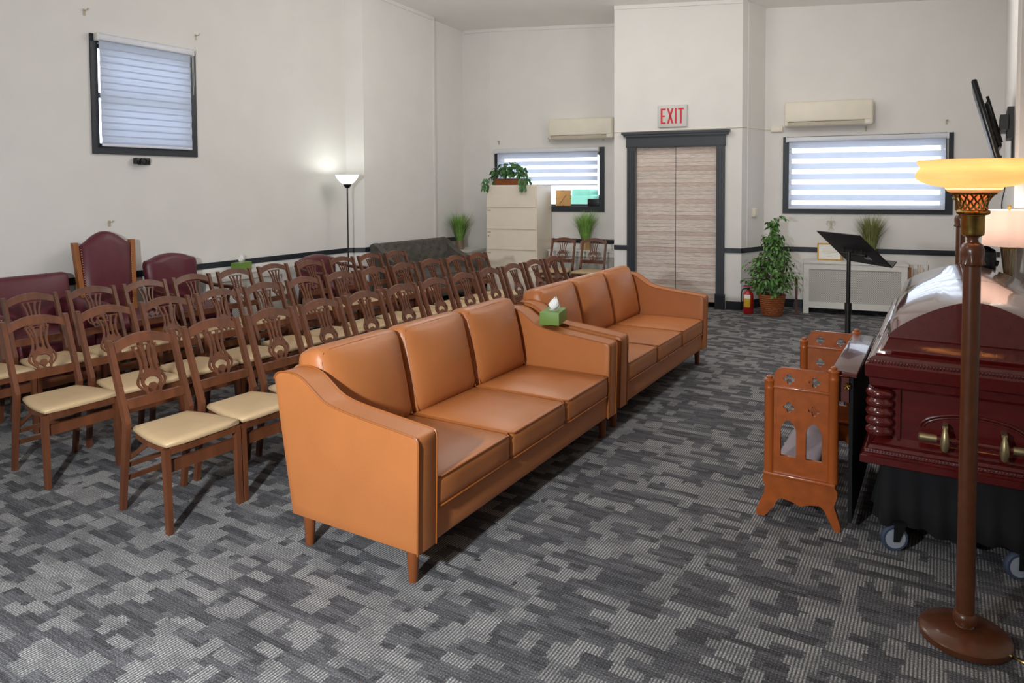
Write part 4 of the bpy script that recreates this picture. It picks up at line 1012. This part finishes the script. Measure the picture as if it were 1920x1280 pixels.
for k in range(3):
    a = k*2.094+.6; MB().tube([(0, 0, .22), (.06*math.cos(a), .06*math.sin(a), .12), (.16*math.cos(a), .16*math.sin(a), .012)], .009, 8).build('leg', 'black', t)
    MB().rbox((.165*math.cos(a), .165*math.sin(a), .011), (.014, .014, .011), .006, nin=0).build('foot', 'black', t, 40)

# ------------------------------------------------------------------ right-hand side: television, console, table lamp
t = thing('television', 'black flat television tilted down from a wall bracket, upper right', 'television', (.30, 6.62, 2.10), R(-2.4))
m_ = Matrix.Translation((-.035, 0, 0)) @ Euler((0, R(15), 0)).to_matrix().to_4x4()
m_ = Matrix.Translation((-.035, 0, 0)) @ Euler((0, R(-15), 0)).to_matrix().to_4x4()
d = MB(); d.M = m_; d.rbox((0, 0, 0), (.018, .54, .305), .012, nin=0).build('panel', 'blackp', t, 40)
d = MB(); d.M = m_; d.box(-.0195, -.018, -.53, .53, -.29, .295).build('screen', 'black', t, 0)
d = MB(); d.M = m_; d.rbox((.03, 0, -.04), (.018, .40, .17), .012, nin=0).build('rear_shell', 'blackp', t, 40)
wm = MB(); 
for y in (-.2, .2): 
    q = MB(); q.M = m_; q.box(.045, .065, y-.02, y+.02, -.17, .19).build('mount_rail', 'black', t, 0)
MB().box(.05, .10, -.30, .30, -.06, .05).build('mount_arm', 'black', t, 0)
MB().box(.095, .135, -.26, .26, -.12, .11).build('wall_plate', 'black', t, 0)
MB().tube(spline([(.06, -.3, -.25), (.09, -.32, -.45), (.07, -.34, -.62), (.10, -.33, -.8)], 5), .004, 6).build('cable', 'black', t)
t = thing('console_table', 'dark narrow console table against the wall behind the casket', 'table', (.80, 5.852, 0), 0)
MB().rbox((0, 0, .935), (.66, .128, .014), .004, nin=0).build('top', 'darkwood', t, 30)
MB().box(-.63, .63, -.11, .11, .84, .921).build('apron', 'darkwood', t, 0)
for x in (-.61, .61):
    for y in (-.10, .10): MB().beam((x, y, 0), (x, y, .85), .03, .03, .045, .045).build('leg', 'darkwood', t, 0)
t = thing('table_lamp', 'table lamp with pale pink drum shade and ribbed silver base', 'table lamp', (.375, 5.835, .949), 0)
MB().lathe([(.05, 0), (.05, .012), (.022, .016), (.020, .03)], 28).build('foot', 'mercury', t)
fluted([(.018, .03, 0), (.022, .05, 1), (.034, .15, 1), (.046, .245, 1), (.047, .255, 0), (.0, .257, 0)], 72, 18, .035).build('body', 'mercury', t, 60)
MB().lathe([(.048, .252), (.05, .262), (.03, .268), (.010, .27), (.010, .33)], 24).build('collar', 'gold', t)
MB().lathe([(.156, .272), (.143, .515), (.141, .515), (.154, .272)], 40).build('shade', 'shade', t, 60)
MB().lathe([(.006, .33), (.006, .53), (.012, .532), (.012, .545), (0, .547)], 12).build('finial', 'gold', t)
MB().rbox((0, 0, .38), (.025, .025, .035), .022, nin=1).build('bulb', 'bulb', t, 60)
pl = bpy.data.lights.new('lamp_glow', 'POINT'); pl.energy = 4.5; pl.color = (1, .90, .80); pl.shadow_soft_size = .04
lo = bpy.data.objects.new('lamp_glow', pl); COL.objects.link(lo); lo.parent = t; lo.location = (0, 0, .45)
t = thing('black_device', 'glossy black rounded device on the console table behind the foreground lamp', 'device', (.232, 5.845, .949), R(0))
MB().rbox((0, 0, .165), (.075, .05, .085), .03, nin=1).build('housing', 'blackp', t, 50)
MB().rbox((-.01, -.052, .155), (.05, .006, .052), .012, nin=0).build('front_plate', 'black', t, 40)
MB().tube([(-.03, 0, .245), (0, 0, .262), (.04, 0, .245)], .012, 8).build('handle', 'blackp', t)
MB().lathe([(.05, 0), (.045, .02), (.02, .03), (.02, .09)], 20).build('stand', 'blackp', t)
MB().tube([(.07, 0, .15), (.088, 0, .145)], .02, 10).build('knob', 'blackp', t)
t = thing('brass_upright', 'slim brass upright on the console between the device and the pink lamp', 'rod', (.236, 5.945, .949), 0)  # plain brass upright for a gold strip of unknown kind
MB().lathe([(.028, 0), (.028, .01), (.010, .02)], 20).build('foot', 'brass', t)
MB().lathe([(.009, .015), (.009, .46), (.013, .465), (.013, .49), (.0, .49)], 16).build('stem', 'brass', t)

# ------------------------------------------------------------------ smaller things
p = st(-.545, 9.405); t = thing('fire_extinguisher', 'red fire extinguisher on the floor by the door pier', 'fire extinguisher', (p.x, p.y, 0), PH)
MB().lathe([(.058, 0), (.064, .008), (.064, .23), (.058, .262), (.03, .29), (.02, .30)], 24).build('cylinder', 'red', t)
MB().lathe([(.018, .298), (.018, .33)], 14).build('valve', 'black', t)
MB().box(-.06, .05, -.01, .01, .335, .348).build('handle', 'red', t, 0)
MB().box(-.055, .045, -.008, .008, .352, .362).build('lever', 'black', t, 0)
MB().tube(spline([(-.02, 0, .32), (-.075, -.03, .30), (-.085, -.03, .18), (-.075, -.03, .12)], 4), .008, 8).build('hose', 'black', t)
lab = MB(); vs_ = []
for z in (.09, .20):
    for k in range(9): a = -2.5+k*.17; vs_.append((.0652*math.cos(a), .0652*math.sin(a), z))
lab.add(vs_, [(k, k+1, k+10, k+9) for k in range(8)]).build('label', 'yellow', t)
lab = MB(); vs_ = []
for z in (.20, .25):
    for k in range(9): a = -2.5+k*.17; vs_.append((.0650*math.cos(a), .0650*math.sin(a), z-.002))
lab.add(vs_, [(k, k+1, k+10, k+9) for k in range(8)]).build('label', 'paper', t)
p = st(.022, 9.50); tag(MB().beam((0, 0, 0), (0, 0, .47), .03, .03).rbox((0, 0, .475), (.018, .018, .008), .004, nin=0).build('wooden_post', 'darkwood', None, 30, (p.x, p.y, 0), (0, 0, PH)), 'short dark wooden post between the ficus and the radiator cover', 'post')
p = st(.415, 9.93); t = thing('framed_certificate', 'gold-framed certificate leaning on the radiator cover', 'picture frame', (p.x, p.y, .66), PH)
mx = Euler((R(-12), 0, 0)).to_matrix().to_4x4()
c = MB(); c.M = mx
for bx_ in ((-.145, .145, -.009, .009, 0, .016), (-.145, .145, -.009, .009, .204, .22), (-.145, -.129, -.009, .009, .016, .204), (.129, .145, -.009, .009, .016, .204)): c.box(*bx_)
c.build('frame', 'gold', t, 0)
c = MB(); c.M = mx; c.box(-.13, .13, -.004, .004, .015, .205).build('sheet', 'paper', t, 0)
c = MB(); c.M = mx
for z, w_ in ((.17, .05), (.15, .08), (.13, .09), (.115, .085), (.10, .09), (.085, .06), (.05, .03)): c.box(-w_, w_, -.0047, -.0042, z, z+.004)
c.build('printed_lines', 'acd', t, 0, kind='stuff')
p = st(.434, 10.075); t = thing('wire_cross', 'small grey wire cross ornament hanging under the right rear window', 'ornament', (p.x, p.y, 1.04), PH)
MB().tube([(0, 0, 0), (0, 0, .185)], .0035, 6).build('upright', 'acd', t)
MB().tube([(-.05, 0, .12), (.05, 0, .12)], .0035, 6).build('crossbar', 'acd', t)
for sx in (-1, 1): MB().tube([(sx*(.028+.022*math.cos(a)), 0, .085+.022*math.sin(a)) for a in [k*math.pi/8 for k in range(16)]], .0025, 5, True).build('scroll', 'acd', t)
for sx in (-1, 1): MB().tube([(0, 0, .06), (sx*.03, 0, 0)], .0025, 5).build('lower_wire', 'acd', t)
for k, s_ in enumerate((1.36, 1.47)):
    p = st(s_, 9.86); t = thing('wire_stand', 'small gold wire stand, %s, right of the radiator cover' % ('left one' if k == 0 else 'right one'), 'wire stand', (p.x, p.y, .0), PH, 'gold wire stands')
    MB().tube([(-.045, 0, 0), (-.045, 0, .645), (.045, 0, .645), (.045, 0, 0)], .004, 6).build('loop', 'gold', t)
    MB().tube([(-.045, 0, .50), (.045, 0, .50)], .0035, 6).build('crosswire', 'gold', t)
    MB().tube([(0, .09, 0), (0, 0, .60)], .0035, 6).build('back_strut', 'gold', t)
p = st(1.30, 9.75); tag(MB().rbox((0, 0, .31), (.018, .018, .31), .006, nin=0).build('wooden_post', 'oak', None, 40, (p.x, p.y, 0), (0, 0, PH)), 'short light wooden post at the right end of the radiator cover', 'post')
# sill items in the left rear window
p = st(-3.395, 10.60); t = thing('picture_frame', 'brown cardboard back of a picture frame standing on the window sill', 'picture frame', (p.x, p.y, 1.322), PH)
MB().rbox((0, 0, .125), (.125, .006, .125), .003, nin=0).build('backing', 'kraft', t, 30)
MB().tube([(-.06, -.009, .03), (.05, -.009, .17)], .003, 5).build('easel_wire', 'ink', t)
for x, z in ((-.118, .12), (.118, .12), (0, .01), (-.02, .24), (.01, .24), (.118, .15)): MB().rbox((x, -.008, z), (.008, .003, .004), .002, nin=0).build('clip', 'ink', t, 30)
p = st(-2.90, 10.60); tag(MB().rbox((0, 0, .055), (.095, .03, .055), .008, nin=0).rbox((0, 0, .108), (.08, .025, .006), .004, nin=0).build('dark_box', 'black', None, 40, (p.x, p.y, 1.322), (0, 0, PH)), 'small dark box on the sill of the left rear window', 'box')
# security camera under the high window, spare blind brackets, thermostat, junction box and wiring
t = thing('wall_camera', 'small black camera under the high left window', 'camera', (-6.93, 4.10, 1.915), 0)
MB().rbox((.035, 0, 0), (.03, .075, .032), .008, nin=0).build('housing', 'blackp', t, 40)
c = MB(); c.M = Matrix.Translation((.065, .0, -.002)) @ Euler((0, R(90), 0)).to_matrix().to_4x4(); c.lathe([(.036, 0), (.036, .02), (.024, .022), (.022, .012), (0, .012)], 20).build('lens', 'black', t)
MB().box(0, .02, -.02, .1, -.038, -.03).build('bracket', 'black', t, 0)
def hook(lab, loc, rz):
    t = thing('curtain_bracket', lab, 'bracket', loc, rz)
    MB().box(-.012, .012, -.005, 0, -.03, .03).build('plate', 'acd', t, 0)
    MB().tube([(0, -.004, .015), (0, -.05, .015), (0, -.062, .03)], .005, 6).build('arm', 'acd', t)
hook('small grey wall hook above the tall maroon chair', (-6.93, 3.78, 1.30), R(90))
hook('grey curtain bracket above the left corner of the high left window', (-6.93, 3.60, 3.30), R(90))
hook('grey curtain bracket above the right corner of the high left window', (-6.93, 4.76, 3.27), R(90))
for s_, z, lab in ((-4.46, 2.34, 'grey curtain bracket above the left end of the left rear window'), (-3.60, 2.36, 'grey curtain bracket above the middle of the left rear window'), (-2.73, 2.36, 'grey curtain bracket above the right end of the left rear window')):
    hook(lab, st(s_, 10.53, z), PH)
for s_, z, lab in ((.83, 2.345, 'grey curtain bracket under the right air conditioner'), (1.72, 2.40, 'grey curtain bracket above the right end of the right rear window')):
    hook(lab, st(s_, 10.09, z), PH)
tag(MB().rbox((0, -.022, 0), (.035, .022, .055), .006, nin=0).box(-.02, .02, -.047, -.044, -.02, .03).build('wall_switch', 'acw', None, 40, st(-.52, 9.86, 1.27), (0, 0, PH+R(61))), 'white wall switch beside the ficus', 'switch')
tag(MB().rbox((0, -.022, 0), (.075, .022, .035), .006, nin=0).box(-.05, -.03, -.048, -.044, -.01, .01).box(.02, .04, -.048, -.044, -.01, .01).build('junction_box', 'acw', None, 40, st(-.24, 10.09, 2.375), (0, 0, PH)), 'white junction box left of the right air conditioner', 'junction box')
tag(MB().tube([st(-2.337, 9.612, 2.375), st(-.65, 9.612, 2.385), st(-.395, 10.08, 2.38), st(-.30, 10.08, 2.375)], .006, 6).build('wall_cable', 'acw'), 'thin white cable running along the wall above the door', 'cable')
tag(MB().tube([st(-.585, 9.725, .82), st(-.585, 9.725, 4.0)], .008, 8).build('conduit_pipe', 'wall'), 'thin vertical conduit on the side of the door pier', 'conduit')
